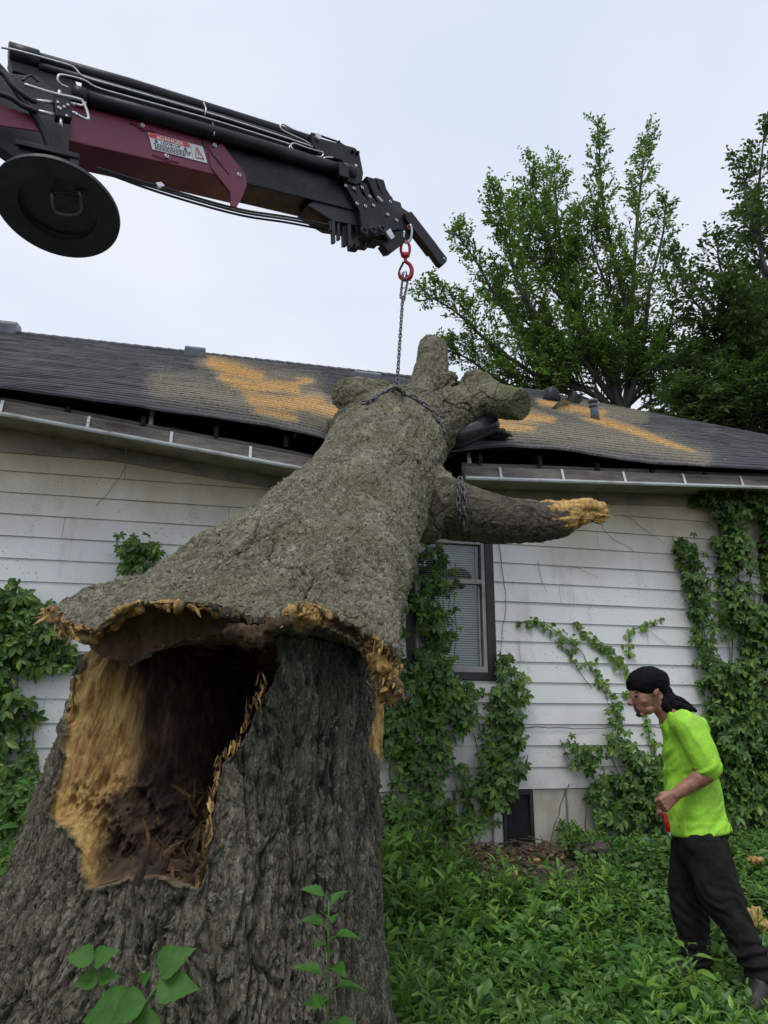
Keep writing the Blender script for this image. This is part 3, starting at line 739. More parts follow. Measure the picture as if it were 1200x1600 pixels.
# plumbing pipe boot
s_, t_, p_ = on_roof(930, 655); mb = MB(); z = p_[2]
tp = p_ + np.array([-.02, -.02, .28]); mb.tube([p_ - [0, 0, .05], p_ + [0, 0, .1], tp], [.062, .055, .05], 14); mb.torus(tp - [0, 0, .03], np.array([1., 0, 0]), np.array([0, 1., 0]), .052, .022, 18, 8); mb.torus(tp - [0, 0, .10], np.array([1., 0, 0]), np.array([0, 1., 0]), .052, .012, 18, 8)
pb = mb.build('vent_pipe', 'vent', roofo, smooth=True)
# lifted torn shingles beside the trunk
for (a, b, c) in (((880, 628), (905, 632), .10), ((700, 688), (790, 690), .05), ((862, 640), (888, 634), .06)):
    s0, t0, p0 = on_roof(*a); s1, t1, p1 = on_roof(*b); m_ = (p0 + p1) / 2; mb = MB()
    V = []; 
    for i in range(9):
        f = i / 8; p = p0 + (p1 - p0) * f; l = c * math.sin(f * 3.14) * (1 + .4 * math.sin(i * 5.1))
        V += [p + ZZ * .01, p + ZZ * (.02 + l) + N * .10]
    F = [(2 * i, 2 * i + 2, 2 * i + 3, 2 * i + 1) for i in range(8)]; V2 = [v + ZZ * .012 for v in V]
    mb.add(V + V2, F + [tuple(18 + k for k in f[::-1]) for f in F] + [(1, 3, 21, 19), (0, 1, 19, 18), (16, 17, 35, 34)])
    mb.build('torn_shingle', 'vent', roofo)

# sawdust lying on the shingles
def sawdust():
    n = 130000; s = rng.uniform(-3.4, 5.5, n); t = rng.uniform(RIDGE_T + .1, OV - .02, n)
    m = s < RS1 + (t - RIDGE_T) * .8 - .1; s, t = s[m], t[m]; z = roof_pt(s, t) + .012
    p = np.array([0, DW, 0]) + U * s[:, None] + N * t[:, None] + ZZ * z[:, None]; px, py = proj(p)
    w_ = blobs(px, py, DUST) + .10 * blobs(px, py, PALE); keep = rng.random(len(s)) < w_ * .8; p = p[keep]
    d = rdir(len(p)); d[:, 2] *= .3; fr = frames(d, np.tile([.1, -.4, 1.], (len(p), 1)) + rdir(len(p)) * .4)
    tp = (np.array([(-.35, 0, 0), (.35, 0, 0), (.3, 1, .1), (-.3, .9, 0)]), np.array([(0, 1, 2), (0, 2, 3)]))
    V, T = scatter(tp, p, fr, rng.uniform(.004, .012, len(p)))
    tag(place('sawdust', None, V, tris=T, mat='sawdust', smooth=False), 'orange sawdust and wood chips scattered over the shingle roof', 'sawdust', kind='stuff')
sawdust()

# ================================================================== STUMP
def poly_sd(px, py, poly):
    """signed distance, positive inside"""
    poly = np.asarray(poly, float); d = np.full(px.shape, 1e9); ins = np.zeros(px.shape, bool)
    for (x0, y0), (x1, y1) in zip(poly, np.roll(poly, -1, 0)):
        dx, dy = x1 - x0, y1 - y0; t = np.clip(((px - x0) * dx + (py - y0) * dy) / (dx * dx + dy * dy + 1e-9), 0, 1)
        d = np.minimum(d, np.hypot(px - x0 - t * dx, py - y0 - t * dy))
        c = ((y0 > py) != (y1 > py)) & (px < (x1 - x0) * (py - y0) / (y1 - y0 + 1e-12) + x0); ins ^= c
    return np.where(ins, d, -d)
def barkdisp(q, amp_cell, amp_f, cs, seed=0):
    """interlacing furrows = zero lines of warped noise, flaky plates between them"""
    wq = q + np.stack([fbm(q * 3.1 + k * 9.1, 3, 30 + k) for k in range(3)], -1) * .12
    n1 = np.abs(fbm(wq * cs, 3, seed)); n2 = np.abs(fbm(wq * cs * 1.9 + 7, 3, seed + 11)); n3 = np.abs(fbm(wq * cs * .45 + 3, 2, seed + 23))
    c1 = 1 - sstep(.0, .16, n1); c2 = 1 - sstep(.0, .14, n2); c3 = 1 - sstep(0, .08, n3)
    fl = fbm(wq * cs * 1.1 + 40, 4, seed + 31) * 5; fl = (np.floor(fl) + sstep(.0, .35, fl - np.floor(fl))) / 5
    d = -c1 * amp_cell - c2 * amp_cell * .5 - c3 * amp_cell * .9 + fl * amp_f * 1.6 + fbm(q * cs * 3.2, 4, seed + 70) * amp_f * .8
    return d, np.clip(c1 * .55 + c2 * .3 + c3 * .5, 0, 1)
OPEN = [(134, 940), (200, 930), (300, 930), (434, 940), (430, 1045), (415, 1085), (395, 1115), (385, 1150), (372, 1172), (345, 1195), (338, 1240), (330, 1300), (324, 1345), (316, 1385), (262, 1374), (200, 1376), (150, 1392), (130, 1388), (128, 1340), (118, 1318), (108, 1296), (78, 1278), (84, 1225), (104, 1180), (102, 1130), (112, 1080), (128, 1048)]
def build_stump():
    zk = [-.1, .1, .37, .77, 1.05, 1.39, 1.64]; XL = [-1.95, -1.72, -1.47, -1.33, -1.24, -1.16, -1.10]; XR = [.24, .10, -.02, -.03, -.03, -.03, -.05]; RY = [1.05, .92, .76, .67, .62, .59, .57]
    th = np.concatenate([np.linspace(math.pi - .25, 2 * math.pi + .25, 680), np.linspace(.25, math.pi - .25, 92)[1:-1]])
    z = np.linspace(-.08, 1.64, 440); TH, Z = np.meshgrid(th, z)
    xl = np.interp(Z, zk, XL); xr = np.interp(Z, zk, XR); ry = np.interp(Z, zk, RY); cx = (xl + xr) / 2; rx = (xr - xl) / 2
    flut = fbm(np.stack([np.cos(TH) * 1.9, np.sin(TH) * 1.9, Z * .7], -1), 3, 2) * .07 * (1 + np.clip(1 - Z, 0, 1)) + .02 * np.sin(TH * 7 + Z * 2) * np.clip(1.3 - Z, 0, 1)
    r = 1 + flut; X = cx + rx * r * np.cos(TH); Y = 2.93 + ry * r * np.sin(TH)
    Pb = np.stack([X, Y, Z + sstep(2.85, 3.35, Y) * .32 * np.clip(Z / 1.64, 0, 1) ** 6], -1); nrm = np.stack([np.cos(TH) / rx, np.sin(TH) / ry, TH * 0 + .05], -1); nrm /= np.linalg.norm(nrm, axis=-1)[..., None]
    px, py = proj(Pb); jx = fbm(Pb * 14, 4, 60) * 9; jy = fbm(Pb * 14, 4, 61) * 11
    sd = poly_sd(px + jx, py + jy, OPEN); front = np.sin(TH) < .15; sd = np.where(front, sd, -99)
    strip = poly_sd(px + jx * .6, py + jy, [(583, 1080), (640, 1070), (640, 1262), (596, 1260), (588, 1200), (580, 1150)]); strip = np.where(np.sin(TH) < .4, strip, -99)
    q = Pb * np.array([1, 1, .27]); bd, crack = barkdisp(q, .015, .012, 19, 3)
    big = fbm(Pb * np.array([7, 7, 2.2]), 3, 90) * .025
    fine = fbm(Pb * np.array([75, 75, 45]), 3, 91) * .006
    disp = bd + big + fine
    inside = sstep(-2, 3, sd)
    dep = np.interp(px, [70, 130, 190, 240, 290, 340, 430], [.03, .09, .20, .36, .62, .85, .85])
    dep = dep * np.interp(py, [1000, 1180, 1250, 1320, 1390], [1, 1, .7, .42, .25])
    edge = sstep(0, 1, sd / np.interp(px, [100, 200, 300, 340], [34, 40, 16, 12]))
    dep = .035 + (dep - .035) * edge
    fib = fbm(Pb * np.array([44, 44, 3.2]), 4, 95) * .040 + np.abs(fbm(Pb * np.array([14, 14, 1.6]), 3, 96)) * .07
    fib = fib * np.interp(px, [90, 190, 240], [.45, .55, 1.])
    rub = (np.abs(fbm(Pb * np.array([16, 16, 13]), 4, 97)) * .16 + fbm(Pb * np.array([40, 40, 8]), 3, 98) * .03) * sstep(1190, 1260, py) * edge
    mv = np.stack([-.05 + TH * 0, 1 + TH * 0, TH * 0], -1)
    Pf = Pb + nrm * (disp * (1 - inside))[..., None] + mv * (inside * (dep + fib * edge + rub))[..., None]
    Pf += nrm * (sstep(0, 4, strip) * (fbm(Pb * np.array([40, 40, 5]), 3, 99) * .03 + .0))[..., None]
    # raised splintery lip round the opening
    lip = np.exp(-(sd / 4.) ** 2) * front; Pf += nrm * (lip * (.012 + .02 * fbm(Pb * 20, 3, 100)))[..., None]
    wood = np.maximum(inside, sstep(-1, 3, strip))
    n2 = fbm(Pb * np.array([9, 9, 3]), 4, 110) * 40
    rot = sstep(150, 205, px + n2 * .7); rot = np.maximum(rot, sstep(1225, 1262, py + n2 * .5) * sstep(120, 165, px + n2 * .4) * .95)  # rotten wood; its near-black tone also paints the hollow's shade
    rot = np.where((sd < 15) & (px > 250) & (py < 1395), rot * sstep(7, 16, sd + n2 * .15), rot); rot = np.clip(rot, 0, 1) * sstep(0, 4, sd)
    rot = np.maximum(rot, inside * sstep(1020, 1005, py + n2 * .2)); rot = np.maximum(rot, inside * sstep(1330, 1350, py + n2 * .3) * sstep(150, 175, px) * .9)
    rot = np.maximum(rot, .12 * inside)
    # top cap rows
    rows = [Pf]; ar = [np.stack([wood, rot, crack * (1 - inside)], -1)]; bcs = [Pb * np.array([1, 1, .25])]
    top = Pf[-1]; ctr = np.array([-.55, 3.15, 1.55])
    for f in (.93, .8, .6, .35, .05):
        p = ctr + (top - ctr) * f; p[:, 2] = top[:, 2] * f + 1.62 * (1 - f) + fbm(p * np.array([9, 9, 1]), 4, 120) * .06 - (1 - f) * .05; rows.append(p[None]); ar.append(np.tile([1., .7, 0], (1, len(th), 1))); bcs.append(p[None])
    A = np.concatenate(rows, 0); B = np.concatenate(ar, 0); BC = np.concatenate(bcs, 0).reshape(-1, 3); nr, nc = A.shape[:2]
    j, i = np.meshgrid(np.arange(nr - 1), np.arange(nc), indexing='ij'); i2 = (i + 1) % nc
    quads = np.stack([j * nc + i, j * nc + i2, (j + 1) * nc + i2, (j + 1) * nc + i], -1).reshape(-1, 4)
    V = A.reshape(-1, 3); B = B.reshape(-1, 3)
    root = empty('tree_stump', (-.6, 2.93, 0), 'huge broken tree stump with a hollow torn open front in the foreground', 'tree stump')
    # bark and exposed wood as separate parts of the stump
    wf = B[quads, 0].mean(1) > .5
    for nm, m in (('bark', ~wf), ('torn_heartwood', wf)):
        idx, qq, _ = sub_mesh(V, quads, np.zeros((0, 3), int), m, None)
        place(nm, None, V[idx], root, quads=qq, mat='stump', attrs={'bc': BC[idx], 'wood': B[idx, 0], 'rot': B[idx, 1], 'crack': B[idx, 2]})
    global stump_src; stump_src = (V, quads, B[:, 0])
    return root
stump = build_stump()

# ================================================================== FALLEN TRUNK
secs = [(66, 945, 620, 1015, 2.55, .08, .05), (112, 940, 626, 1000, 2.72, .13, .10), (188, 925, 632, 960, 3.0, .19, .16), (275, 885, 637, 915, 3.35, .26, .28), (342, 862, 645, 885, 3.8, .33, .38),
        (402, 822, 654, 850, 4.3, .40, .42), (449, 787, 665, 808, 4.8, .44, .46), (480, 757, 676, 775, 5.3, .45, .48), (503, 717, 690, 735, 5.8, .46, .5), (518, 675, 700, 695, 6.25, .42, .5), (545, 640, 702, 662, 6.6, .30, .42)]
BARKLINE = [(61, 950), (92, 974), (120, 986), (143, 989), (158, 975), (174, 961), (216, 938), (278, 943), (329, 943), (345, 955), (360, 964), (391, 977), (412, 972), (433, 964), (455, 950), (479, 943), (496, 950), (510, 966), (528, 966), (546, 974), (577, 995), (603, 1010), (624, 1035)]
LOWLINE = [(63, 962), (100, 985), (130, 1008), (160, 1034), (200, 1040), (250, 1018), (300, 1000), (355, 990), (385, 1004), (410, 996), (440, 984), (480, 978), (520, 985), (546, 992), (570, 1014), (590, 1050), (612, 1085), (625, 1060)]
AX = np.array([0.15, 1, .60]); AX /= np.linalg.norm(AX)
def trunk_rings():
    out = []; n = 96; ph = np.linspace(0, 2 * np.pi, n, endpoint=False)
    for k, (lx, ly, rx, ry, Y, up, lo) in enumerate(secs):
        L_ = P(lx, ly, Y); R_ = P(rx, ry, Y); c = (L_ + R_) / 2; w_ = (R_ - L_) / 2; v = np.cross(w_, AX); v /= np.linalg.norm(v)
        if v[2] < 0: v = -v
        b = np.where(np.sin(ph) > 0, up, lo); out.append(c + np.cos(ph)[:, None] * w_ + (np.sin(ph) * b)[:, None] * v)
    rim = []
    for a in ph:
        fx = 343 + 281 * math.cos(a); sn = math.sin(a)
        if sn >= 0: yb = np.interp(fx, *zip(*BARKLINE)) + 3 * math.sin(fx * .7) * sn; rim.append(P(fx, yb, 2.56 - .40 * sn ** .8))
        else: yb = np.interp(fx, *zip(*LOWLINE)) + 4 * math.sin(fx * .5); rim.append(P(fx, yb, 2.58 - .22 * (-sn)))
    return np.array([rim] + out[1:]), n
LIMBS = {
 'upright': [(636, 668, 6.5, .30), (655, 640, 6.55, .24), (668, 605, 6.6, .185), (675, 570, 6.62, .165), (676, 545, 6.65, .150)],
 'mossy': [(672, 672, 6.4, .30), (706, 650, 6.4, .26), (735, 630, 6.4, .20), (758, 618, 6.4, .175), (775, 626, 6.3, .165), (808, 632, 6.15, .148)],
 'leftstub': [(615, 655, 6.5, .28), (585, 628, 6.4, .21), (562, 618, 6.3, .175), (543, 617, 6.15, .155)],
 'leftbulge': [(580, 690, 6.2, .25), (550, 672, 6.15, .24), (532, 668, 6.1, .14)],
 'lower': [(650, 770, 5.75, .33), (690, 792, 5.65, .265), (730, 803, 5.6, .225), (785, 814, 5.6, .19), (840, 815, 5.6, .165), (872, 812, 5.6, .15)],
}
fallen = empty('fallen_tree_trunk', (0, 2.6, 0), 'massive bark covered fallen trunk snapped from its stump and leaning on the roof edge', 'tree trunk')
def build_trunk():
    R_, n = trunk_rings(); mb = MB(); V = R_.reshape(-1, 3); m = len(R_)
    F = [(i * n + k, i * n + (k + 1) % n, (i + 1) * n + (k + 1) % n, (i + 1) * n + k) for i in range(m - 1) for k in range(n)]
    # concave torn end
    up = R_[0][:n // 2 + 1]; c0 = R_[0].mean(0); capr = []
    mid = []
    for k in range(n): # partner point on other side for lens-like cap
        k2 = (-k) % n; mid.append((R_[0][k] + R_[0][k2]) / 2)
    mid = np.array(mid)
    for f, dpt in ((.85, .03), (.55, .07), (.2, .09)): capr.append(mid + (R_[0] - mid) * f + AX * dpt * np.abs(np.sin(np.linspace(0, 2 * np.pi, n, endpoint=False)))[:, None] ** .5)
    cV = np.concatenate(capr); base = len(V); V = np.concatenate([V, cV])
    ringid = [list(range(n))] + [list(range(base + j * n, base + (j + 1) * n)) for j in range(3)]; capF = []
    for a, b in zip(ringid[:-1], ringid[1:]): capF += [(a[(k + 1) % n], a[k], b[k], b[(k + 1) % n]) for k in range(n)]
    l = ringid[-1]
    for k in range(n // 2):
        k2 = (-k) % n; k3 = (-(k + 1)) % n
        f = [l[(k + 1) % n], l[k], l[k2], l[k3]]; f = list(dict.fromkeys(f))
        if len(f) >= 3: capF.append(tuple(f))
    endF = [tuple((m - 1) * n + k for k in range(n))]
    mb.add(V, F + capF + endF)
    bv = BVHTree.FromPolygons([Vector(v) for v in V], F + capF + endF); ncap0 = len(F); ncap1 = len(F) + len(capF)
    LP = {k: np.array([P(x, y, Y) for x, y, Y, r in v]) for k, v in LIMBS.items()}
    for k, v in LIMBS.items(): mb.path(LP[k], [q[3] for q in v])
    c = P(745, 605, 6.42); mb.ell(c, (.17, .17, .17))          # knuckle on the mossy limb
    c = P(560, 700, 5.95); mb.ell(c, (.16, .14, .14)); c = P(612, 645, 6.3); mb.ell(c, (.30, .3, .22)); c = P(655, 700, 6.2); mb.ell(c, (.26, .3, .3))
    mb.ell(P(700, 600, 6.5), (.10, .1, .12)); mb.ell(P(668, 810, 5.55), (.16, .2, .2))
    V, Nn, Q, T = remesh(mb, .0078, 10, .6)
    # classify
    ci = np.zeros(len(V), int)
    for i_ in np.nonzero(V[:, 1] < 3.0)[0]: ci[i_] = bv.find_nearest(Vector(V[i_]))[2]
    wood = ((ci >= ncap0) & (ci < ncap1) & (V[:, 1] < 2.9)).astype(float)
    rimd = np.min(np.linalg.norm(V[:, None, :] - R_[0][None, ::2, :], axis=2) if len(V) < 1 else np.full((len(V), 1), 9.), axis=1)
    fr_ = V[:, 1] < 3.1; sub = V[fr_]; rd = np.full(len(V), 9.)
    up_rim = R_[0][:n // 2 + 1]; dm = np.full(len(sub), 9.)
    for p in up_rim: dm = np.minimum(dm, np.linalg.norm(sub - p, axis=1))
    rd[fr_] = dm
    n1 = fbm(V * 13, 4, 200)
    for k_, am in (('upright', .55), ('mossy', .9), ('leftstub', .8)):
        pe = LP[k_][-1]; dd = LP[k_][-1] - LP[k_][-2]; dd = dd / np.linalg.norm(dd) + {'upright': np.array([.25, .2, 0]), 'mossy': np.array([0, -.25, .1]), 'leftstub': np.array([0, -.3, 0])}[k_]; dd /= np.linalg.norm(dd)
        pe = pe + dd * .05; h_ = (V - pe) @ dd; nearm = np.linalg.norm(V - pe, axis=1) < .32; V = V - dd * (np.where(nearm & (h_ > 0), h_ * am, 0))[:, None]
    wood = np.maximum(wood, sstep(.022, .008, rd + n1 * .018)); px, py = proj(V)
    rot = wood * sstep(.02, .055, rd + n1 * .05)
    rot = rot * np.interp(px, [120, 160, 350, 380], [.7, .88, .92, .97]); rot = np.where((px > 455) & (px < 515), rot * .35, rot); rot = np.where(px > 560, rot * .3, rot); rot = np.where(px < 125, rot * .4, rot)
    limb_id = np.full(len(V), -1); ratio_best = np.full(len(V), 9.); endd = {}
    for li, (k, v) in enumerate(LIMBS.items()):
        pts = LP[k]; best = np.full(len(V), 9.); par = np.zeros(len(V))
        for i in range(len(pts) - 1):
            d = pts[i + 1] - pts[i]; t = np.clip(((V - pts[i]) @ d) / (d @ d), 0, 1); dist = np.linalg.norm(V - pts[i] - t[:, None] * d, axis=1); rr = v[i][3] + (v[i + 1][3] - v[i][3]) * t
            q = dist / rr; mm = q < best; best = np.where(mm, q, best); par = np.where(mm, i + t, par)
        t0 = {'upright': 1.2, 'mossy': 1.2, 'leftstub': 1.0, 'leftbulge': .7, 'lower': 1.0}[k]
        mm = (best < 1.28) & (par + n1 * .25 > t0) & (best < ratio_best); limb_id = np.where(mm, li, limb_id); ratio_best = np.where(mm, best, ratio_best)
    q = V - (V @ AX)[:, None] * AX * .45
    bd, crack = barkdisp(q, .008, .0065, 15, 7)
    big = fbm(V * np.array([3, 3, 3]), 2, 210) * .026; mid_ = fbm(q * 9, 4, 211) * .010
    # large sparse bark fissures
    f1, f2 = cells(q * 3.3 + fbm(q * 4, 3, 213)[:, None] * .5, 77); fis = (1 - sstep(.0, .05, f2 - f1)) * sstep(-.1, .25, fbm(V * 2.1, 2, 214))
    fine = fbm(V * 55, 3, 212) * .008
    isl = limb_id >= 0
    limb_s = np.where(isl, .22, 1.)
    smooth_stub = np.where(limb_id >= 0, .5, 1.)
    disp = (bd * smooth_stub + big * limb_s + mid_ * limb_s * smooth_stub + fine - fis * .022 * (1 - isl)) * (1 - wood)
    disp += wood * (fbm(V * np.array([10, 10, 22]), 5, 220) * .03 + fbm(V * 40, 3, 221) * .008)
    bc = V - (V @ AX)[:, None] * AX * .62
    for li, (k, v) in enumerate(LIMBS.items()):
        mm = limb_id == li; a_ = LP[k][-1] - LP[k][0]; a_ /= np.linalg.norm(a_); bc[mm] = V[mm] - (V[mm] @ a_)[:, None] * a_ * .62
    V = V + Nn * disp[:, None]
    crack = np.clip(crack * .5 + fis * .8, 0, 1) * (1 - wood)
    # cut ends of the limbs show sawn wood facing away / mossy sapwood
    moss = np.zeros(len(V)); ml = limb_id == 1; moss[ml] = sstep(760, 790, px[ml] + n1[ml] * 20) * .9
    moss = np.maximum(moss, .35 * ml * sstep(640, 600, py))
    fv = limb_id[Q]; fw = wood[Q].mean(1) > .5; tv = limb_id[T] if len(T) else np.zeros((0, 3), int)
    face_l = np.where((fv == fv[:, :1]).all(1), fv[:, 0], -1); 
    def emit(nm, mask, mat, par=fallen, label=None):
        idx, qq, _ = sub_mesh(V, Q, np.zeros((0, 3), int), mask, None)
        ob = place(nm, None, V[idx], par, quads=qq, mat=mat, attrs={'bc': bc[idx], 'wood': wood[idx], 'rot': rot[idx], 'crack': crack[idx], 'moss': moss[idx]})
        if label: ob['label'] = label
        return ob
    emit('trunk', (face_l < 0) & ~fw, 'trunk'); emit('torn_end', fw, 'trunk')
    labs = ['upright limb stub pointing up above the crotch', 'short limb stub with a mossy green end', 'rounded limb stub on the left', 'low bulge beside the eave', 'long lower limb crossing the window']
    for li in range(5):
        m = face_l == li
        if m.any(): 
            o = emit('limb', m, 'limb' if li in (4,) else 'trunk', label=labs[li])
            if li == 4: lower = o
    global flake_src; flake_src = (V, Q, wood, limb_id)
    return V, Q, lower
tV, tQ, lower_limb = build_trunk()
trunk_bvh = BVHTree.FromPolygons([tuple(v) for v in tV], [tuple(int(a) for a in q) for q in tQ])
# splintered wood pieces
def splinters():
    # end of the lower limb
    mb = MB(); pts = [P(x, y, Y) for x, y, Y in ((855, 813, 5.6), (880, 810, 5.6), (905, 800, 5.6), (925, 799, 5.58), (943, 803, 5.57))]
    mb.path(pts, [.148, .140, .105, .085, .040]); mb.ell(P(915, 790, 5.62), (.10, .08, .055)); mb.ell(P(880, 825, 5.6), (.11, .1, .06)); mb.ell(P(938, 795, 5.6), (.06, .06, .05))
    V, Nn, Q, T = remesh(mb, .009, 2); px, py = proj(V)
    st = fbm(V * np.array([5, 26, 26]), 4, 300) * .035 + fbm(V * np.array([14, 14, 14]), 3, 301) * .02 + fbm(V * 50, 2, 302) * .004
    V2 = V + Nn * st[:, None]; n1 = fbm(V * 9, 4, 303)
    rot = sstep(.05, .45, n1) * sstep(905, 925, px) * .7
    place('splintered_tip', None, V2, lower_limb, quads=Q, mat='trunk', attrs={'bc': V, 'wood': np.ones(len(V)), 'rot': rot, 'crack': V[:, 0] * 0, 'moss': V[:, 0] * 0})
    # torn chunks hanging from the rim
    for nm, path, sd in (('torn_wood', [(572, 1000, 2.44, .018), (582, 1022, 2.42, .030), (592, 1044, 2.42, .032), (600, 1058, 2.43, .018), (610, 1078, 2.45, .022), (617, 1093, 2.47, .009)], 1),
                         ('torn_wood', [(452, 962, 2.26, .012), (478, 956, 2.24, .022), (498, 964, 2.26, .016), (512, 976, 2.29, .008)], 2),
                         ('torn_wood', [(68, 960, 2.58, .008), (92, 975, 2.55, .015), (118, 992, 2.50, .018), (146, 998, 2.44, .014), (168, 986, 2.38, .008)], 3),
                         ('torn_wood', [(160, 988, 2.34, .007), (200, 958, 2.26, .008), (226, 942, 2.24, .006), (290, 947, 2.21, .006), (340, 956, 2.21, .007)], 4),
                         ('torn_wood', [(370, 985, 2.22, .022), (400, 992, 2.22, .03), (430, 980, 2.22, .024), (455, 972, 2.24, .014)], 5)):
        mb = MB(); pts = [P(x, y, Y) for x, y, Y, r in path]; mb.path(pts, [q[3] for q in path])
        V, Nn, Q, T = remesh(mb, .0055, 1); rgd = 1 - 2 * np.abs(fbm(V * np.array([38, 38, 26]), 3, 320)); V2 = V + Nn * (fbm(V * 24, 4, 310 + sd) * .03 + (rgd - .5) * .016)[:, None]
        n1 = fbm(V * 25, 4, 330 + sd)
        rot = {1: sstep(-.05, .35, n1) * .8, 2: sstep(-.1, .3, n1) * .6, 3: sstep(.0, .4, n1) * .7, 4: sstep(-.1, .4, n1) * .5, 5: np.full(len(V), .9)}[sd]
        place(nm, None, V2, fallen, quads=Q, mat='trunk', attrs={'bc': V, 'wood': np.ones(len(V)), 'rot': rot, 'crack': V[:, 0] * 0, 'moss': V[:, 0] * 0})
splinters()

def shards(items, name, parent, label=None, seed=0):
    """sharp torn splinters: items = (position, direction, length, width, rot)"""
    r = np.random.default_rng(seed); V, T, RT = [], [], []; n = 0
    for p0, d, L_, w_, rt_ in items:
        d = np.asarray(d, float); d /= np.linalg.norm(d); a = np.cross(d, r.normal(size=3)); a /= np.linalg.norm(a); b = np.cross(d, a); bend = (a * r.normal() + b * r.normal()) * L_ * .12; k = 4
        base = [p0 - d * L_ * .3 + (a * math.cos(q) * w_ + b * math.sin(q) * w_ * .4) for q in (0, 1.6, 3.1, 4.7)]
        mid = [p0 + d * L_ * .45 + bend + (a * math.cos(q) * w_ * r.uniform(.5, 1) + b * math.sin(q) * w_ * .3) for q in (.2, 1.7, 3.0, 4.6)]
        tips = [p0 + d * L_ * r.uniform(.8, 1.1) + bend * 2.2 + a * w_ * r.uniform(-.5, .5)]
        V += base + mid + tips
        for i in range(4): j = (i + 1) % 4; T += [(n + i, n + j, n + 4 + j), (n + i, n + 4 + j, n + 4 + i), (n + 4 + i, n + 4 + j, n + 8)]
        RT += [rt_] * 9; n += 9
    V = np.array(V); ob = place(name, None, V, parent, tris=np.array(T), mat='trunk', smooth=False, attrs={'bc': V, 'wood': np.ones(len(V)), 'rot': np.array(RT), 'crack': np.zeros(len(V)), 'moss': np.zeros(len(V))})
    if label: ob['label'] = label
    ob['kind'] = 'stuff'
    return ob
def rim_shards():
    r = np.random.default_rng(5); bl = np.array(BARKLINE, float); cum = np.concatenate([[0], np.cumsum(np.hypot(*np.diff(bl, axis=0).T))])
    def pt(u): x = np.interp(u, cum, bl[:, 0]); y = np.interp(u, cum, bl[:, 1]); return x, y
    it = []
    for k in range(300):
        u = r.random() * cum[-1]; x, y = pt(u); sn = math.sqrt(max(0, 1 - ((x - 343) / 281) ** 2)); Y = 2.56 - .40 * sn ** .8 + .012
        dens = {0: 1}.get(0); w_ = (x < 130) * .6 + (440 < x < 515) * .7 + (x > 570) * .8 + .08
        if r.random() > w_: continue
        p0 = P(x + r.normal() * 3, y + abs(r.normal()) * 9 + 2, Y + r.uniform(0, .05)); d = -AX * 1.0 + np.array([r.normal() * .6, r.normal() * .3, -.1 + r.normal() * .5]); it.append((p0, d, r.uniform(.008, .030) * (1.5 if x > 560 or x < 120 else 1), r.uniform(.002, .008), float(r.random() < .6) * r.uniform(.4, 1)))
    shards(it, 'splinters', fallen, 'pale yellow splinters along the torn rim', 1)
    it = []     # chunk hanging at the right end of the rim
    for k in range(150):
        f = r.random(); x = np.interp(f, [0, .4, .7, 1], [572, 588, 598, 617]) + r.normal() * 9; y = np.interp(f, [0, .4, .7, 1], [1000, 1035, 1058, 1092]) + r.normal() * 6; p0 = P(x, y, 2.41 + r.uniform(-.02, .05)); it.append((p0, np.array([r.normal() * .5, -.3 + r.normal() * .4, -.8 + r.normal() * .5]), r.uniform(.010, .032), r.uniform(.003, .011), float(r.random() < .5) * r.uniform(.5, 1)))
    shards(it, 'splinters', fallen, 'splinters of the hanging torn chunk', 2)
    it = []     # tip of the lower limb
    for k in range(45):
        x = r.uniform(880, 946); hw = np.interp(x, [880, 946], [26, 8]); y = 806 + r.uniform(-1, 1) * hw; p0 = P(x, y, 5.50 + abs(y - 806) / 26 * .06); it.append((p0, np.array([1, -.1 + r.normal() * .2, r.normal() * .3]), r.uniform(.03, .10), r.uniform(.006, .015), float(r.random() < .3) * r.uniform(.3, 1)))
    shards(it, 'splinters', lower_limb, 'long splinters at the broken tip', 3)
    it = []     # edges and floor of the stump hollow
    op = np.array(OPEN + [OPEN[0]], float); cum2 = np.concatenate([[0], np.cumsum(np.hypot(*np.diff(op, axis=0).T))])
    for k in range(700):
        u = r.random() * cum2[-1]; x = np.interp(u, cum2, op[:, 0]); y = np.interp(u, cum2, op[:, 1])
        if y < 1060: continue
        Yf = 2.93 - .60 * math.sqrt(max(.05, 1 - ((x - 340) / 300) ** 2)) * np.interp(y, [1050, 1400], [.97, 1.06]); inward = (215 - x) / 120
        p0 = P(x + inward * 5 + r.normal() * 3, y - 4 + r.normal() * 3, Yf + r.uniform(.0, .03)); left = x < 150
        it.append((p0, np.array([r.normal() * .25, -.1 + r.normal() * .2, 1. if r.random() < .6 else -1.]), r.uniform(.012, .045) * (1 if left else .8), r.uniform(.0015, .006), 0. if (left or (x > 330 and r.random() < .7)) and r.random() < .8 else r.uniform(.5, 1.)))
    shards(it, 'splinters', stump, 'splinters round the edge of the hollow', 4)
    it = []
    for k in range(520):
        x = r.uniform(165, 335); y = r.uniform(1235, 1372); Yb = np.interp(y, [1235, 1372], [2.78, 2.42]) + .05 * r.normal(); p0 = P(x, y, Yb); it.append((p0, np.array([r.normal() * .7, r.normal() * .4, .6 + r.normal() * .5]), r.uniform(.03, .11), r.uniform(.004, .016), r.uniform(.75, 1.)))
    shards(it, 'rotten_debris', stump, 'dark brown rotten wood debris on the floor of the hollow', 6)
rim_shards()

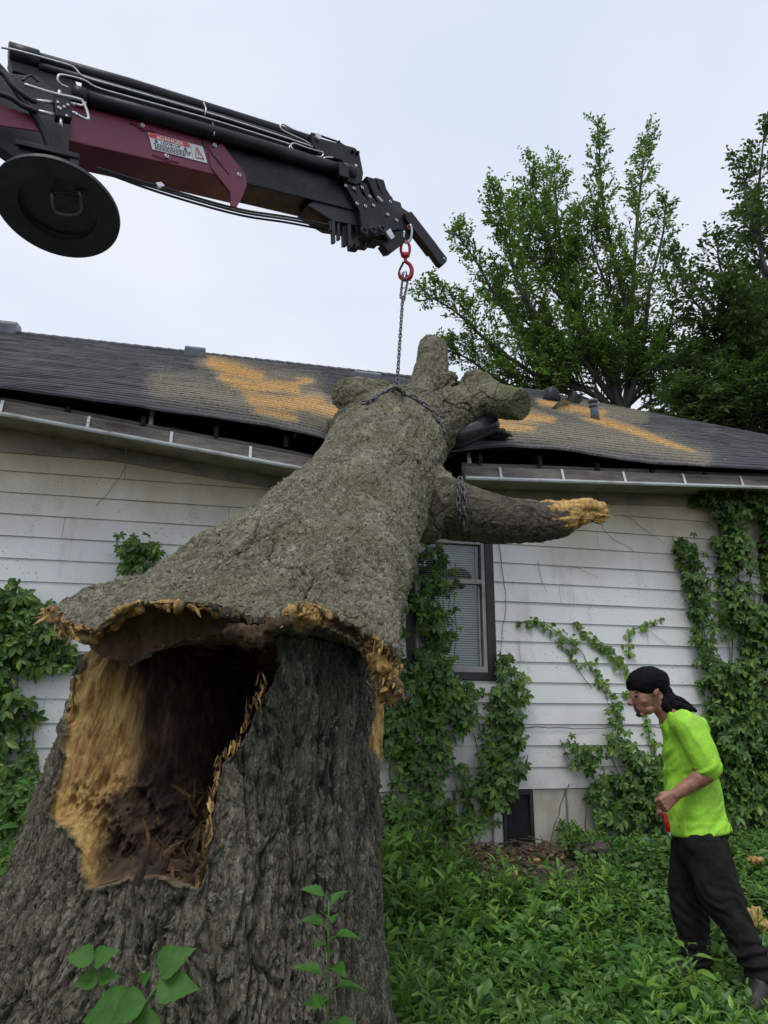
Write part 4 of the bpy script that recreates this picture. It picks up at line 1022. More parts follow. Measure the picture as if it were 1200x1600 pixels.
def flakes(V, Q, ok, n, grain, size, parent, mat, seed, squeeze, el=1.7):
    """loose bark scales standing slightly off the bark"""
    r = np.random.default_rng(seed); C4 = V[Q]; c = C4.mean(1); nr = np.cross(C4[:, 2] - C4[:, 0], C4[:, 3] - C4[:, 1]); ar = np.linalg.norm(nr, axis=1); nr /= ar[:, None] + 1e-12
    view = CP - c; dist = np.linalg.norm(view, axis=1); facing = (nr * view).sum(1) / dist > -.1
    if ((nr * view).sum(1) > 0).mean() < .2: nr = -nr; facing = (nr * view).sum(1) / dist > -.1
    w_ = ar * ok * facing / dist ** 1.6; idx = r.choice(len(Q), n, p=w_ / w_.sum()); p0 = c[idx]; nn = nr[idx] + r.normal(size=(n, 3)) * .12; nn /= np.linalg.norm(nn, axis=1)[:, None]
    d = grain + r.normal(size=(n, 3)) * .35; fr = frames(d - nn * (d * nn).sum(1)[:, None], nn)
    tp = np.array([(-.3, 0, -.1), (.32, .05, -.1), (.42, .5, .10), (.22, .95, .16), (-.2, 1, .14), (-.4, .55, .10), (0, .5, .18)]); tp[:, 1] -= .5; tp[:, 1] *= el
    F = np.array([(0, 1, 6), (1, 2, 6), (2, 3, 6), (3, 4, 6), (4, 5, 6), (5, 0, 6)]); s_ = r.uniform(*size, n) * dist[idx] ** .5
    jit = 1 + r.normal(size=(n, 7, 3)) * .22; X = np.einsum('nij,nvj->nvi', fr * s_[:, None, None], tp[None] * jit) + p0[:, None] + nn[:, None] * .001
    T = (F[None] + (np.arange(n) * 7)[:, None, None]).reshape(-1, 3); Vf = X.reshape(-1, 3); off = np.repeat(r.uniform(-.03, .03, (n, 3)), 7, 0); bc = Vf - (Vf @ squeeze)[:, None] * squeeze * .6 + off
    k = len(Vf); o = place('bark_scales', None, Vf, parent, tris=T, mat=mat, smooth=False, attrs={'bc': bc, 'wood': np.zeros(k), 'rot': np.zeros(k), 'crack': np.zeros(k), 'moss': np.zeros(k)}); o['kind'] = 'stuff'
fV, fQ, fw_, fl_ = flake_src
flakes(fV, fQ, (fw_[fQ].mean(1) < .1) & (fl_[fQ[:, 0]] < 0), 13000, AX, (.004, .0105), fallen, 'trunk', 3, AX)
fV, fQ, fw_ = stump_src
flakes(fV, fQ, fw_[fQ].mean(1) < .05, 9000, np.array([0, 0, 1.]), (.004, .010), stump, 'stump', 4, np.array([0, 0, 1.]), 2.4)

# ================================================================== CRANE BOOM
CT = P(600, 330, 6.15); CB = P(0, 200, 4.4)
_e = np.array([CT[0] - CB[0], CT[1] - CB[1], 0]); CE1 = _e / np.linalg.norm(_e); CN = np.array([CE1[1], -CE1[0], 0]); CN = CN if CN[1] < 0 else -CN   # CN toward the camera
def G(px, py, off=0.):
    d = ray(px, py); o = CB + CN * off; return CP + d * (((o - CP) @ CN) / (d @ CN))
crane = empty('crane_boom', G(-60, 170), 'maroon and black telescopic crane boom reaching in from the upper left', 'crane')
def gprism(poly, off, th, name, mat, par=None, bevel=.006, label=None):
    mb = MB(); fr = [G(x, y, off) for x, y in poly]; mb.prism(fr, [p - CN * th for p in fr]); o = mb.build(name, mat, par or crane, bevel=bevel)
    if label: o['label'] = label
    return o
def gtube(pts, r, name, mat, par=None, n=12, sp=0):
    w = np.array([G(*p) for p in pts])
    if sp: w = spline(w, sp)
    if not np.isscalar(r): r = np.interp(np.linspace(0, 1, len(w)), np.linspace(0, 1, len(r)), r)
    mb = MB(); mb.tube(w, r, n); return mb.build(name, mat, par or crane, smooth=True)
# outer maroon section (chamfered profile) and black inner section
def boom_section(poly_top, poly_bot, off, th, name, mat, cut=None):
    """poly_top/bot: pixel points of side face top and bottom edge, left to right"""
    A = [G(x, y, off) for x, y in poly_top]; B = [G(x, y, off) for x, y in poly_bot]; mb = MB()
    fr = A + B[::-1]; mb.prism(fr, [p - CN * th for p in fr]); return mb.build(name, mat, crane, bevel=.012)
outer = boom_section([(-260, 73), (117, 162), (347, 219)], [(-260, 134), (113, 221), (300, 264), (383, 285), (381, 270)][:4], 0, .33, 'outer_section', 'red')
nose = gprism([(346, 222.5), (384, 272), (386, 289), (380, 305), (370, 324), (362, 322), (360, 300), (330, 262), (325, 236)], .012, .036, 'nose_plate', 'red', outer)
gprism([(346, 222.5), (384, 272), (386, 289), (380, 305), (370, 324), (362, 322), (360, 300), (330, 262), (325, 236)], -.300, .036, 'nose_plate', 'red', outer)
inner = boom_section([(320, 210), (436, 243), (556, 281)], [(320, 270), (440, 300), (572, 333)], -.02, .29, 'inner_section', 'black')
gprism([(328, 208), (545, 266), (548, 283), (330, 222)], -.05, .20, 'top_rail', 'black')
# maroon weld lines and adjuster bolts
for (x, y) in ((222, 197), (335, 228), (260, 245), (373, 274)):
    c = G(x, y, .004); mb = MB(); mb.tube([c, c + CN * .012], [.021, .021], 6); b = mb.build('bolt', 'steel', outer, bevel=.002)
    mb = MB(); mb.torus(c + CN * .016, CE1, ZZ, .012, .004, 14, 6); mb.build('nut', 'steel', b, smooth=True)
gtube([(203, 192, .006), (212, 195, .008), (222, 203, .008), (234, 204, .008), (243, 206, .006)], .004, 'weld_seam', 'red', outer, 6)
gtube([(238, 241, .006), (250, 245, .008), (260, 252, .008), (270, 251, .008), (280, 254, .006)], .004, 'weld_seam', 'red', outer, 6)
gtube([(322, 226, .014), (333, 242, .016), (358, 273, .014)], .004, 'weld_seam', 'blackmatte', outer, 6)
gtube([(316, 216, .006), (319, 232, .006)], .004, 'weld_seam', 'blackmatte', outer, 6)
# warning label
def label():
    bl, br, tl, tr = (238, 233), (324, 255), (231, 206), (317, 229)
    def Lp(u, v, off=.006):
        x = (bl[0] * (1 - u) + br[0] * u) * (1 - v) + (tl[0] * (1 - u) + tr[0] * u) * v; y = (bl[1] * (1 - u) + br[1] * u) * (1 - v) + (tl[1] * (1 - u) + tr[1] * u) * v
        return G(x, y, off)
    def quad(u0, v0, u1, v1, off, mat, name, par, skew=0):
        mb = MB(); fr = [Lp(u0, v0, off), Lp(u1, v0, off), Lp(u1 , v1, off), Lp(u0, v1, off)]; mb.prism(fr, [p - CN * .0012 for p in fr]); return mb.build(name, mat, par)
    lab = quad(0, 0, 1, 1, .0065, 'labelwhite', 'warning_label', outer)
    quad(.015, .70, .735, .985, .0085, 'labelred', 'header_band', lab)
    quad(.752, .02, .757, .97, .0085, 'ink', 'divider', lab)
    def text(s_, u, v, h, mat, name, sx=1.):
        cu = bpy.data.curves.new('t', 'FONT'); cu.body = s_; cu.size = 1; cu.extrude = 0; cu.align_x = 'CENTER'; cu.offset = .012
        to = bpy.data.objects.new('t', cu); COL.objects.link(to); dg = bpy.context.evaluated_depsgraph_get(); me = bpy.data.meshes.new_from_object(to.evaluated_get(dg))
        V = np.array([v_.co[:] for v_ in me.vertices]); Wd = V[:, 0].max() - V[:, 0].min()
        org = Lp(0, 0); du = Lp(1, 0) - org; Lh = np.linalg.norm(Lp(0, 1) - org); Lw = np.linalg.norm(du)
        out = np.array([Lp(u + (x * h * sx) * Lh / Lw, v + y * h, .0105) for x, y, z in V]) - origin_of(lab)
        for i, q in enumerate(out): me.vertices[i].co = q
        me.materials.clear(); me.materials.append(M[mat]); bpy.data.objects.remove(to)
        o = bpy.data.objects.new(name, me); COL.objects.link(o); o.parent = lab; return o
    text('\u25b2DANGER' if False else 'DANGER', .42, .735, .30, 'lettering', 'danger_text', 1.05)
    text('LOOK UP', .38, .50, .22, 'ink', 'look_up_text', 1.15)
    # alert triangle before the word, arrows beside the second line, fine print rows
    def poly(pts, mat, name, off=.0105):
        mb = MB(); fr = [Lp(u, v, off) for u, v in pts]; mb.prism(fr, [p - CN * .001 for p in fr]); return mb.build(name, mat, lab)
    poly([(.14, .74), (.21, .74), (.175, .95)], 'lettering', 'alert_mark')
    poly([(.10, .48), (.135, .48), (.135, .58), (.15, .58), (.1175, .68), (.085, .58), (.10, .58)], 'ink', 'arrow_mark')
    poly([(.63, .46), (.665, .46), (.665, .56), (.68, .56), (.6475, .66), (.615, .56), (.63, .56)], 'ink', 'arrow_mark')
    mb = MB(); rr = random.Random(3)
    for row in range(4):
        v = .40 - row * .10; u = .05 + rr.random() * .03
        while u < .70 - (row == 3) * .12:
            w_ = rr.uniform(.02, .06); fr = [Lp(a, b, .0098) for a, b in ((u, v - .022), (u + w_, v - .022), (u + w_, v + .022), (u, v + .022))]
            mb.prism(fr, [p - CN * .0008 for p in fr]); u += w_ + .014
    o = mb.build('fine_print', 'ink', lab)
    # high voltage triangle with a bolt
    def bar(a, b, w_, mat, name):
        mb = MB(); A = Lp(*a, .0105); B = Lp(*b, .0105); mb.tube([A, B], [w_, w_], 6); return mb.build(name, mat, lab)
    for a, b in (((.80, .20), (.955, .20)), ((.955, .20), (.8775, .84)), ((.8775, .84), (.80, .20))): bar(a, b, .0028, 'labelred', 'hazard_triangle')
    poly([(.885, .66), (.862, .44), (.882, .46), (.868, .28), (.90, .50), (.878, .49)], 'labelred', 'hazard_bolt')
label()
gprism([(128, 128), (300, 172), (490, 224), (540, 250), (545, 272), (330, 222), (128, 170)], -.14, .03, 'backing_plate', 'blackmatte')
# big lift cylinders on top
c1 = gtube([(128, 152, .03), (240, 182, .03), (400, 227, .03), (545, 270, .03)], [.062, .062, .062, .06], 'lower_cylinder', 'black', n=24)
c1['label'] = 'lower black hydraulic cylinder'
gtube([(112, 147, .03), (134, 154, .03)], .072, 'cylinder_cap', 'black', c1, 24)
gtube([(534, 266, .03), (552, 271, .03)], .072, 'cylinder_cap', 'black', c1, 20)
c2 = gtube([(34, 88, -.10), (200, 133, -.10), (350, 178, -.10), (494, 222, -.10)], [.060, .058, .052, .050], 'upper_cylinder', 'black', n=24)
gtube([(14, 84, -.08), (60, 97, -.08)], .085, 'cylinder_cap', 'black', c2, 20)
gprism([(13, 92), (60, 100), (115, 120), (128, 150), (110, 160), (70, 140), (40, 116), (20, 110)], -.05, .10, 'cylinder_bracket', 'blackmatte')
gtube([(60, 104, -.05), (200, 143, -.05), (350, 186, -.05), (480, 226, -.05)], .032, 'return_tube', 'blackmatte', n=14)
# bare metal pipes
gtube([(2, 74, .06), (30, 80, .06), (105, 101, .06), (118, 108, .06), (134, 121, .06), (200, 140, .06), (350, 184, .05), (470, 223, .03), (492, 231, .03)], .0085, 'hydraulic_pipe', 'steel', n=8, sp=80)
gtube([(107, 137, .07), (94, 131, .09), (90, 122, .10), (97, 117, .10), (130, 125, .10), (152, 137, .09), (200, 151, .08), (330, 187, .07), (455, 226, .05)], .0085, 'hydraulic_pipe', 'steel', n=8, sp=90)
gtube([(455, 226, .05), (452, 232, .05), (458, 238, .05), (500, 249, .05), (508, 246, .05), (520, 246, .05)], .008, 'hydraulic_pipe', 'steel', n=8, sp=40)
gtube([(505, 238, .05), (480, 231, .05), (459, 224, .05), (455, 229, .05), (462, 235, .05), (498, 245, .05), (506, 240, .05)], .007, 'hydraulic_pipe', 'steel', n=8, sp=40)
gtube([(489, 213, -.02), (460, 203, -.02), (442, 194, -.02), (438, 199, -.02), (446, 206, -.02), (480, 222, .0), (490, 232, .0)], .007, 'hydraulic_pipe', 'steel', n=8, sp=40)
for x, y in ((318, 160), (332, 192)): # pipe clamps
    gtube([(x, y, -.02), (x + 4, y + 10, .08), (x + 2, y + 20, .08)], .006, 'pipe_clamp', 'steel', n=6)
# end brackets
gprism([(486, 206), (498, 209), (502, 216), (556, 231), (562, 240), (568, 270), (566, 284), (557, 288), (534, 280), (541, 262), (534, 250), (498, 240), (490, 228)], .05, .24, 'end_bracket', 'black', bevel=.01)
gprism([(529, 252), (545, 257), (546, 278), (531, 274)], .10, .05, 'clamp_block', 'black')
for (x, y, r, o_) in ((496, 216, .034, .05), (554, 261, .016, .05), (551, 237, .02, .05), (558, 240, .016, .05), (528, 224, .016, .02)):
    c = G(x, y, o_); mb = MB(); mb.tube([c, c + CN * .03], [r, r * .85], 14); mb.build('fitting', 'steel' if x in (496, 554) else 'black', crane, smooth=False, bevel=.002)
gtube([(500, 212, -.03), (526, 221, -.03), (540, 229, -.03), (552, 232, -.03)], .010, 'hydraulic_fitting', 'blackmatte', n=8)
# nested collars of the telescoping sections
col = [((534, 280), (563, 325), (569, 366), 13), ((547, 284), (575, 328), (582, 365), 13), ((560, 283), (587, 330), (596, 364), 12), ((572, 275), (600, 331), (607, 356), 13), ((586, 277), (613, 333), (619, 356), 13), ((600, 303), (624, 336), (629, 358), 12), ((614, 312), (634, 336), (638, 360), 11)]
for k, (a, b, c, w_) in enumerate(col):
    sc = 1 - k * .07; dxy = [(0, 0), (6, 3), (10, 6), (12, 10), (12, 10), (9, 16), (6, 18)][k]
    gprism([a, (a[0] + w_ + 1, a[1] + 4), (a[0] + w_ + 5, a[1] + 18), (b[0] + w_, b[1] - 2), (c[0] + w_ + 1, c[1] - 3), (c[0] + w_ - 2, c[1] + 4), (c[0] - 2, c[1] + 2), (b[0] - 1, b[1] + 4)], .03 - k * .012 + (k % 2) * .008, .30 * sc, 'section_collar', 'black', bevel=.007)
    for (fx, fy, r) in ((a[0] + 6, a[1] + 10 + (k > 2) * 22, .014), (a[0] + 24, a[1] + 38, .014)):
        if fx > 640 or (k > 4 and fx > a[0] + 10): continue
        cc = G(fx, fy, .046 - k * .006); mb = MB(); mb.torus(cc, CE1, ZZ, .012, .005, 12, 6); mb.build('collar_bolt', 'steel', crane, smooth=True)
# telescope core between collars
gprism([(545, 285), (600, 305), (640, 332), (645, 352), (630, 368), (560, 352), (520, 345), (480, 320)], -.04, .22, 'telescope_core', 'blackmatte')
# lower ears
for (x, y) in ((569, 361), (583, 360), (597, 358)):
    c = G(x, y, .052); mb = MB(); mb.torus(c, CE1, ZZ, .030, .012, 18, 8); mb.build('lug_ring', 'black', crane, smooth=True)
# hanging tabs and the cable guides below
for i, (x, y0, y1, w_) in enumerate(((521, 345, 379, 5), (529, 348, 374, 4), (538, 352, 384, 6), (546, 350, 384, 5), (560, 360, 384, 4), (571, 364, 387, 4), (516, 345, 360, 3), (580, 366, 380, 3))):
    gprism([(x - w_ / 2, y0), (x + w_ / 2, y0), (x + w_ / 2 + 1, y1), (x - w_ / 2 + 1, y1)], -.03 - .02 * (i % 3), .035, 'guide_tab', 'blackmatte', bevel=.003)
gprism([(552, 345), (620, 362), (622, 374), (560, 366)], -.05, .16, 'guide_plate', 'blackmatte')
gtube([(560, 372, -.04), (580, 374, -.04), (603, 378, -.04)], .007, 'guide_rod', 'blackmatte', n=6)
# jib head and extension bar
gprism([(598, 380), (607, 393), (614, 392), (648, 366), (642, 346), (632, 352)], -.03, .10, 'head_bracket', 'black')
gprism([(603, 362), (610, 356), (617, 370), (612, 374)], .03, .03, 'sheave_guard', 'steel')
jb = gprism([(632, 333), (643, 330), (684, 383), (675, 395), (636, 344)], .02, .09, 'jib_bar', 'black', bevel=.008)
gprism([(673, 392), (681, 380), (699, 403), (698, 409), (692, 415), (687, 412)], .012, .07, 'jib_tip', 'black', jb, bevel=.006)
c = G(694, 404, .014); mb = MB(); mb.torus(c, CE1, ZZ, .010, .004, 12, 6); mb.build('pin_hole', 'steel', jb, smooth=True)
# hoses under the boom
for k, (o_, yo) in enumerate(((-.05, 0), (-.12, 4), (-.16, 9))):
    gtube([(150, 262 + yo * .3, o_), (250, 292 + yo, o_), (370, 326 + yo, o_), (450, 339 + yo, o_), (522, 353 + yo, o_)], .010, 'boom_hose', 'blackmatte', n=8, sp=30)
gprism([(243, 285), (252, 284), (258, 290), (248, 292)], -.02, .03, 'hose_clip', 'steel', bevel=.002)
# mechanisms at the left: valve block, hoses, bracket strap
gprism([(-200, 110), (0, 112), (60, 120), (112, 165), (108, 236), (125, 240), (123, 262), (40, 258), (-20, 215), (-200, 160)], .05, .12, 'saddle_bracket', 'blackmatte', bevel=.01)
gprism([(-200, 60), (0, 102), (20, 118), (50, 124), (88, 143), (60, 150), (-200, 120)], .02, .2, 'boom_shell', 'blackmatte', bevel=.01)
gprism([(-200, 152), (-10, 160), (52, 180), (64, 205), (-10, 194), (-200, 188)], .185, .012, 'maroon_strap', 'red', bevel=.002)
vb = gprism([(84, 148), (108, 152), (113, 184), (88, 180)], .26, .08, 'valve_block', 'black', bevel=.005)
for (x, y, m_) in ((94, 170, 'labelwhite'), (100, 167, 'labelwhite'), (106, 164, 'labelwhite'), (90, 160, 'steel'), (104, 181, 'steel'), (91, 168, 'steel')):
    c = G(x, y, .262); mb = MB(); mb.tube([c, c + CN * .008], [.0105, .009], 12); mb.build('port_plug', m_, vb)
for pts in (((52, 157), (84, 160)), ((56, 173), (85, 179)), ((110, 162), (119, 163)), ((112, 176), (120, 178)), ((93, 142), (92, 150)), ((95, 184), (95, 199))):
    gtube([(x, y, .24) for x, y in pts], .013, 'hose_fitting', 'steel', vb, 8)
gtube([(38, 132, .26), (84, 146, .26), (120, 154, .26), (130, 160, .26), (138, 182, .26), (134, 186, .26), (118, 178, .26)], .011, 'steel_tube', 'steel', vb, 8, sp=40)
gtube([(118, 163, .26), (128, 165, .26), (134, 160, .26)], .008, 'steel_tube', 'steel', vb, 8)
gtube([(-60, 90, .22), (0, 112, .24), (20, 135, .24), (48, 156, .24), (56, 158, .24)], .02, 'hose', 'blackmatte', n=10, sp=30)
gtube([(-60, 130, .22), (10, 150, .24), (35, 165, .24), (58, 174, .24)], .02, 'hose', 'blackmatte', n=10, sp=30)
gtube([(-60, 60, .2), (0, 105, .2), (30, 150, .22), (60, 190, .2), (80, 240, .16)], .022, 'hose', 'blackmatte', n=10, sp=30)
gtube([(35, 126, .12), (48, 118, .12), (60, 128, .12)], .009, 'hose', 'blackmatte', n=8, sp=14)
gprism([(25, 216), (125, 240), (124, 247), (24, 224)], .20, .03, 'cross_bar', 'black')
gprism([(30, 225), (110, 244), (108, 268), (60, 270), (25, 250)], .16, .14, 'reel_hanger', 'blackmatte')
# hose reel disc
def reel():
    C0 = G(90, 328, .10)
    th, al = rad(18), rad(43)
    tc_ = R3.T @ (CP - C0); tc_ /= np.linalg.norm(tc_); mn = np.array([-math.sin(th), -math.cos(th), 0]); mn -= tc_ * (mn @ tc_); mn /= np.linalg.norm(mn)
    n = R3 @ (tc_ * math.cos(al) + mn * math.sin(al)); a = R3 @ np.cross(mn, tc_); a /= np.linalg.norm(a); b = np.cross(n, a)
    dist = abs(((C0 - CP) @ R3)[2]); R_ = 93 * dist / F_PX
    prof = [(0, -.05), (.50 * R_, -.05), (.60 * R_, -.045), (.615 * R_, -.03), (.62 * R_, -.005), (.66 * R_, 0), (.97 * R_, .012), (R_, .006), (R_, -.022), (.95 * R_, -.03), (.2 * R_, -.10), (0, -.10)]
    m = 64; V = [C0 + n * h + (a * math.cos(2 * math.pi * i / m) + b * math.sin(2 * math.pi * i / m)) * max(r, .0005) for r, h in prof for i in range(m)]
    F = [(j * m + i, j * m + (i + 1) % m, (j + 1) * m + (i + 1) % m, (j + 1) * m + i) for j in range(len(prof) - 1) for i in range(m)]
    mb = MB(); mb.add(V, F + [tuple(range(m))[::-1], tuple((len(prof) - 1) * m + k for k in range(m))]); d = mb.build('reel_disc', 'blackmatte', crane, smooth=True)
    md = d.modifiers.new('e', 'EDGE_SPLIT'); md.split_angle = rad(28)
    def Q(x, y, h=.03): # pixel on disc plane
        dd = ray(x, y); o = C0 + n * h; return CP + dd * (((o - CP) @ n) / (dd @ n))
    mb = MB(); mb.tube(spline([Q(80, 301, -.04), Q(81, 306, .05), Q(84, 325, .05), Q(92, 333, .05), Q(112, 336, .05), Q(126, 330, .05), Q(127, 318, .05), Q(124, 302), Q(120, 300, -.04)], 40), .010, 8); mb.build('handle', 'vent', d, smooth=True)
    mb = MB(); mb.tube([Q(78, 304), Q(100, 301), Q(126, 306)], .012, 8); mb.build('handle_hinge', 'black', d, smooth=True)
reel()

# ================================================================== HOOK AND CHAIN
def hook():
    c0 = G(637, 372, -.02); zc = c0.copy()
    k = np.linalg.norm(c0 - CP) / F_PX * math.cos(0)   # metres per pixel here
    def q(x, y): return c0 + R3 @ np.array([(x - 637) * k, -(y - 372) * k, 0])
    ex, ey = R3[:, 0], R3[:, 1]; root = empty('crane_hook', q(633, 432), 'red steel swivel hook hanging from the boom tip', 'hook')
    mb = MB(); mb.tube(spline([q(641, 352), q(643, 362), q(641, 374), q(635, 379), q(631, 374), q(632, 362)], 26), .0125, 8); mb.build('shackle', 'steel', root, smooth=True)
    mb = MB(); mb.torus(q(639, 356), ex, ey, .017, .008, 14, 8); mb.build('shackle_pin', 'hookred', root, smooth=True)
    mb = MB(); mb.torus(q(633.5, 388), ex, ey, 6.5 * k, .014, 22, 8, ry=11.5 * k); mb.ell(q(633.5, 397), (7 * k, 5 * k, 5 * k)); mb.build('swivel_eye', 'hookred', root, smooth=True)
    mb = MB(); p = spline([q(634, 400), q(634, 406), q(640, 411), q(643, 419), q(641, 428), q(634, 432.5), q(627, 430), q(624.5, 423), q(626, 417)], 40); mb.tube(p, np.interp(np.linspace(0, 1, 40), [0, .3, .55, .8, 1], [.016, .020, .026, .018, .007]), 10); mb.build('hook_body', 'hookred', root, smooth=True)
    mb = MB(); mb.tube([q(631, 407), q(625, 419)], [.012, .010], 8); mb.build('safety_latch', 'black', root, smooth=True)
    return q(632, 424)
hk = hook()
def surf(px, py, lift=.012):
    d = Vector(ray(px, py)).normalized(); h = trunk_bvh.ray_cast(Vector(CP), d)
    if h[0] is None: return None
    return np.array(h[0]) + np.array(h[1]) * lift - np.array(d) * lift
apex = P(620, 606, surf(622, 622)[1] - .03) if surf(622, 622) is not None else P(620, 606, 6.0)
hk[1] = hk[1]
chain = empty('lifting_chain', apex, 'dark steel lifting chain hanging from the red hook and choked around the fallen trunk', 'chain')
def link_mesh():
    mb = MB(); R_, L_ = .0095, .013; pts = []
    for i in range(20):
        w = 2 * math.pi * i / 20; pts.append(np.array([R_ * math.cos(w), 0, R_ * math.sin(w) + (L_ if math.sin(w) > 0 else -L_)]))
    V = []; n = 6
    for i, p in enumerate(pts):
        t = pts[(i + 1) % 20] - pts[i - 1]; t /= np.linalg.norm(t); a = np.array([0, 1., 0]); b = np.cross(t, a)
        V += [p + (a * math.cos(2 * math.pi * k / n) + b * math.sin(2 * math.pi * k / n)) * .0048 for k in range(n)]
    return mesh_np('chain_link', V, quads=[(i * n + k, i * n + (k + 1) % n, ((i + 1) % 20) * n + (k + 1) % n, ((i + 1) % 20) * n + k) for i in range(20) for k in range(n)], mat='chain')
LM = link_mesh(); lcount = 0
def run_chain(pts, sc=1.0):
    global lcount
    pts = np.array(pts); seg = np.linalg.norm(np.diff(pts, axis=0), axis=1); cum = np.concatenate([[0], np.cumsum(seg)]); pitch = .036 * sc; s = 0; i = 0
    while s < cum[-1]:
        p = np.array([np.interp(s, cum, pts[:, k]) for k in range(3)]); p2 = np.array([np.interp(min(s + .02, cum[-1]), cum, pts[:, k]) for k in range(3)]); p1 = np.array([np.interp(max(s - .02, 0), cum, pts[:, k]) for k in range(3)])
        d = Vector(p2 - p1).normalized(); q = d.to_track_quat('Z', 'Y') @ Euler((0, 0, (i % 2) * math.pi / 2 + random.uniform(-.2, .2) + .5)).to_quaternion()
        o = bpy.data.objects.new('chain_link', LM); COL.objects.link(o); o.parent = chain; o.location = Vector(p) - chain.location; o.rotation_mode = 'QUATERNION'; o.rotation_quaternion = q; o.scale = (sc,) * 3
        s += pitch; i += 1; lcount += 1
jn = hk + (apex - hk) * .24
run_chain([hk + [-.012, 0, 0], jn + [-.02, 0, .0], jn], 1.15)
run_chain([hk + [.02, 0, 0], hk + [.03, 0, -.1], jn + [.008, 0, -.04]], 1.15)
run_chain([jn, apex], 1.3)
def wrap(pl):
    out = [apex]
    for x, y in pl:
        s_ = surf(x, y)
        if s_ is not None: out.append(s_)
    return spline(out, 60)
run_chain(wrap([(632, 618), (645, 622), (660, 632), (675, 646), (687, 664), (694, 682), (699, 700), (704, 716)]), 1.6)
run_chain(wrap([(611, 611), (600, 616), (590, 622), (580, 628), (568, 631)]), 1.6)
a0 = surf(703, 712); c_ = [surf(x, y, .03) for x, y in ((712, 738), (719, 756), (725, 775), (728, 800), (727, 826))]; c_ = [c for c in c_ if c is not None]
run_chain(spline(([a0] if a0 is not None else []) + c_, 50), 1.6)
c2_ = [surf(x, y, .03) for x, y in ((708, 735), (713, 765), (718, 795), (722, 824))]; c2_ = [c for c in c2_ if c is not None]
run_chain(spline(c2_, 40), 1.5)

# crushed black pipe and moss clump on the roof edge
s_, t_, p0 = on_roof(742, 668); mb = MB()
pp = [P(704, 690, 6.42), P(722, 680, 6.36), P(745, 671, 6.36), P(770, 660, 6.42)]
mb.tube(spline(pp, 16), np.interp(np.linspace(0, 1, 16), [0, .3, 1], [.085, .112, .095]), 20)
for i in range(3): mb.torus(np.array(pp[2]) + (np.array(pp[3]) - np.array(pp[2])) * (.3 + i * .33), ZZ, np.cross((np.array(pp[3]) - np.array(pp[2])) / np.linalg.norm(np.array(pp[3]) - np.array(pp[2])), ZZ), .088, .012, 20, 6)
tag(mb.build('vent_duct', 'duct', None, smooth=True), 'crushed glossy black duct lying beside the trunk on the roof edge', 'duct')
mb = MB(); 
for x, y, r in ((762, 672, .08), (776, 678, .09), (788, 680, .06), (750, 678, .05)): mb.ell(P(x, y, 6.75), (r * 1.3, r, r * .55))
V, Nn, Q, T = remesh(mb, .01, 1); V = V + Nn * (fbm(V * 18, 4, 400) * .05)[:, None]
tag(place('moss_clump', None, V, quads=Q, mat='limb', attrs={'bc': V, 'moss': np.ones(len(V)), 'wood': V[:, 0] * 0, 'rot': V[:, 0] * 0, 'crack': V[:, 0] * 0}), 'clump of green moss on the roof edge below the mossy limb', 'moss')

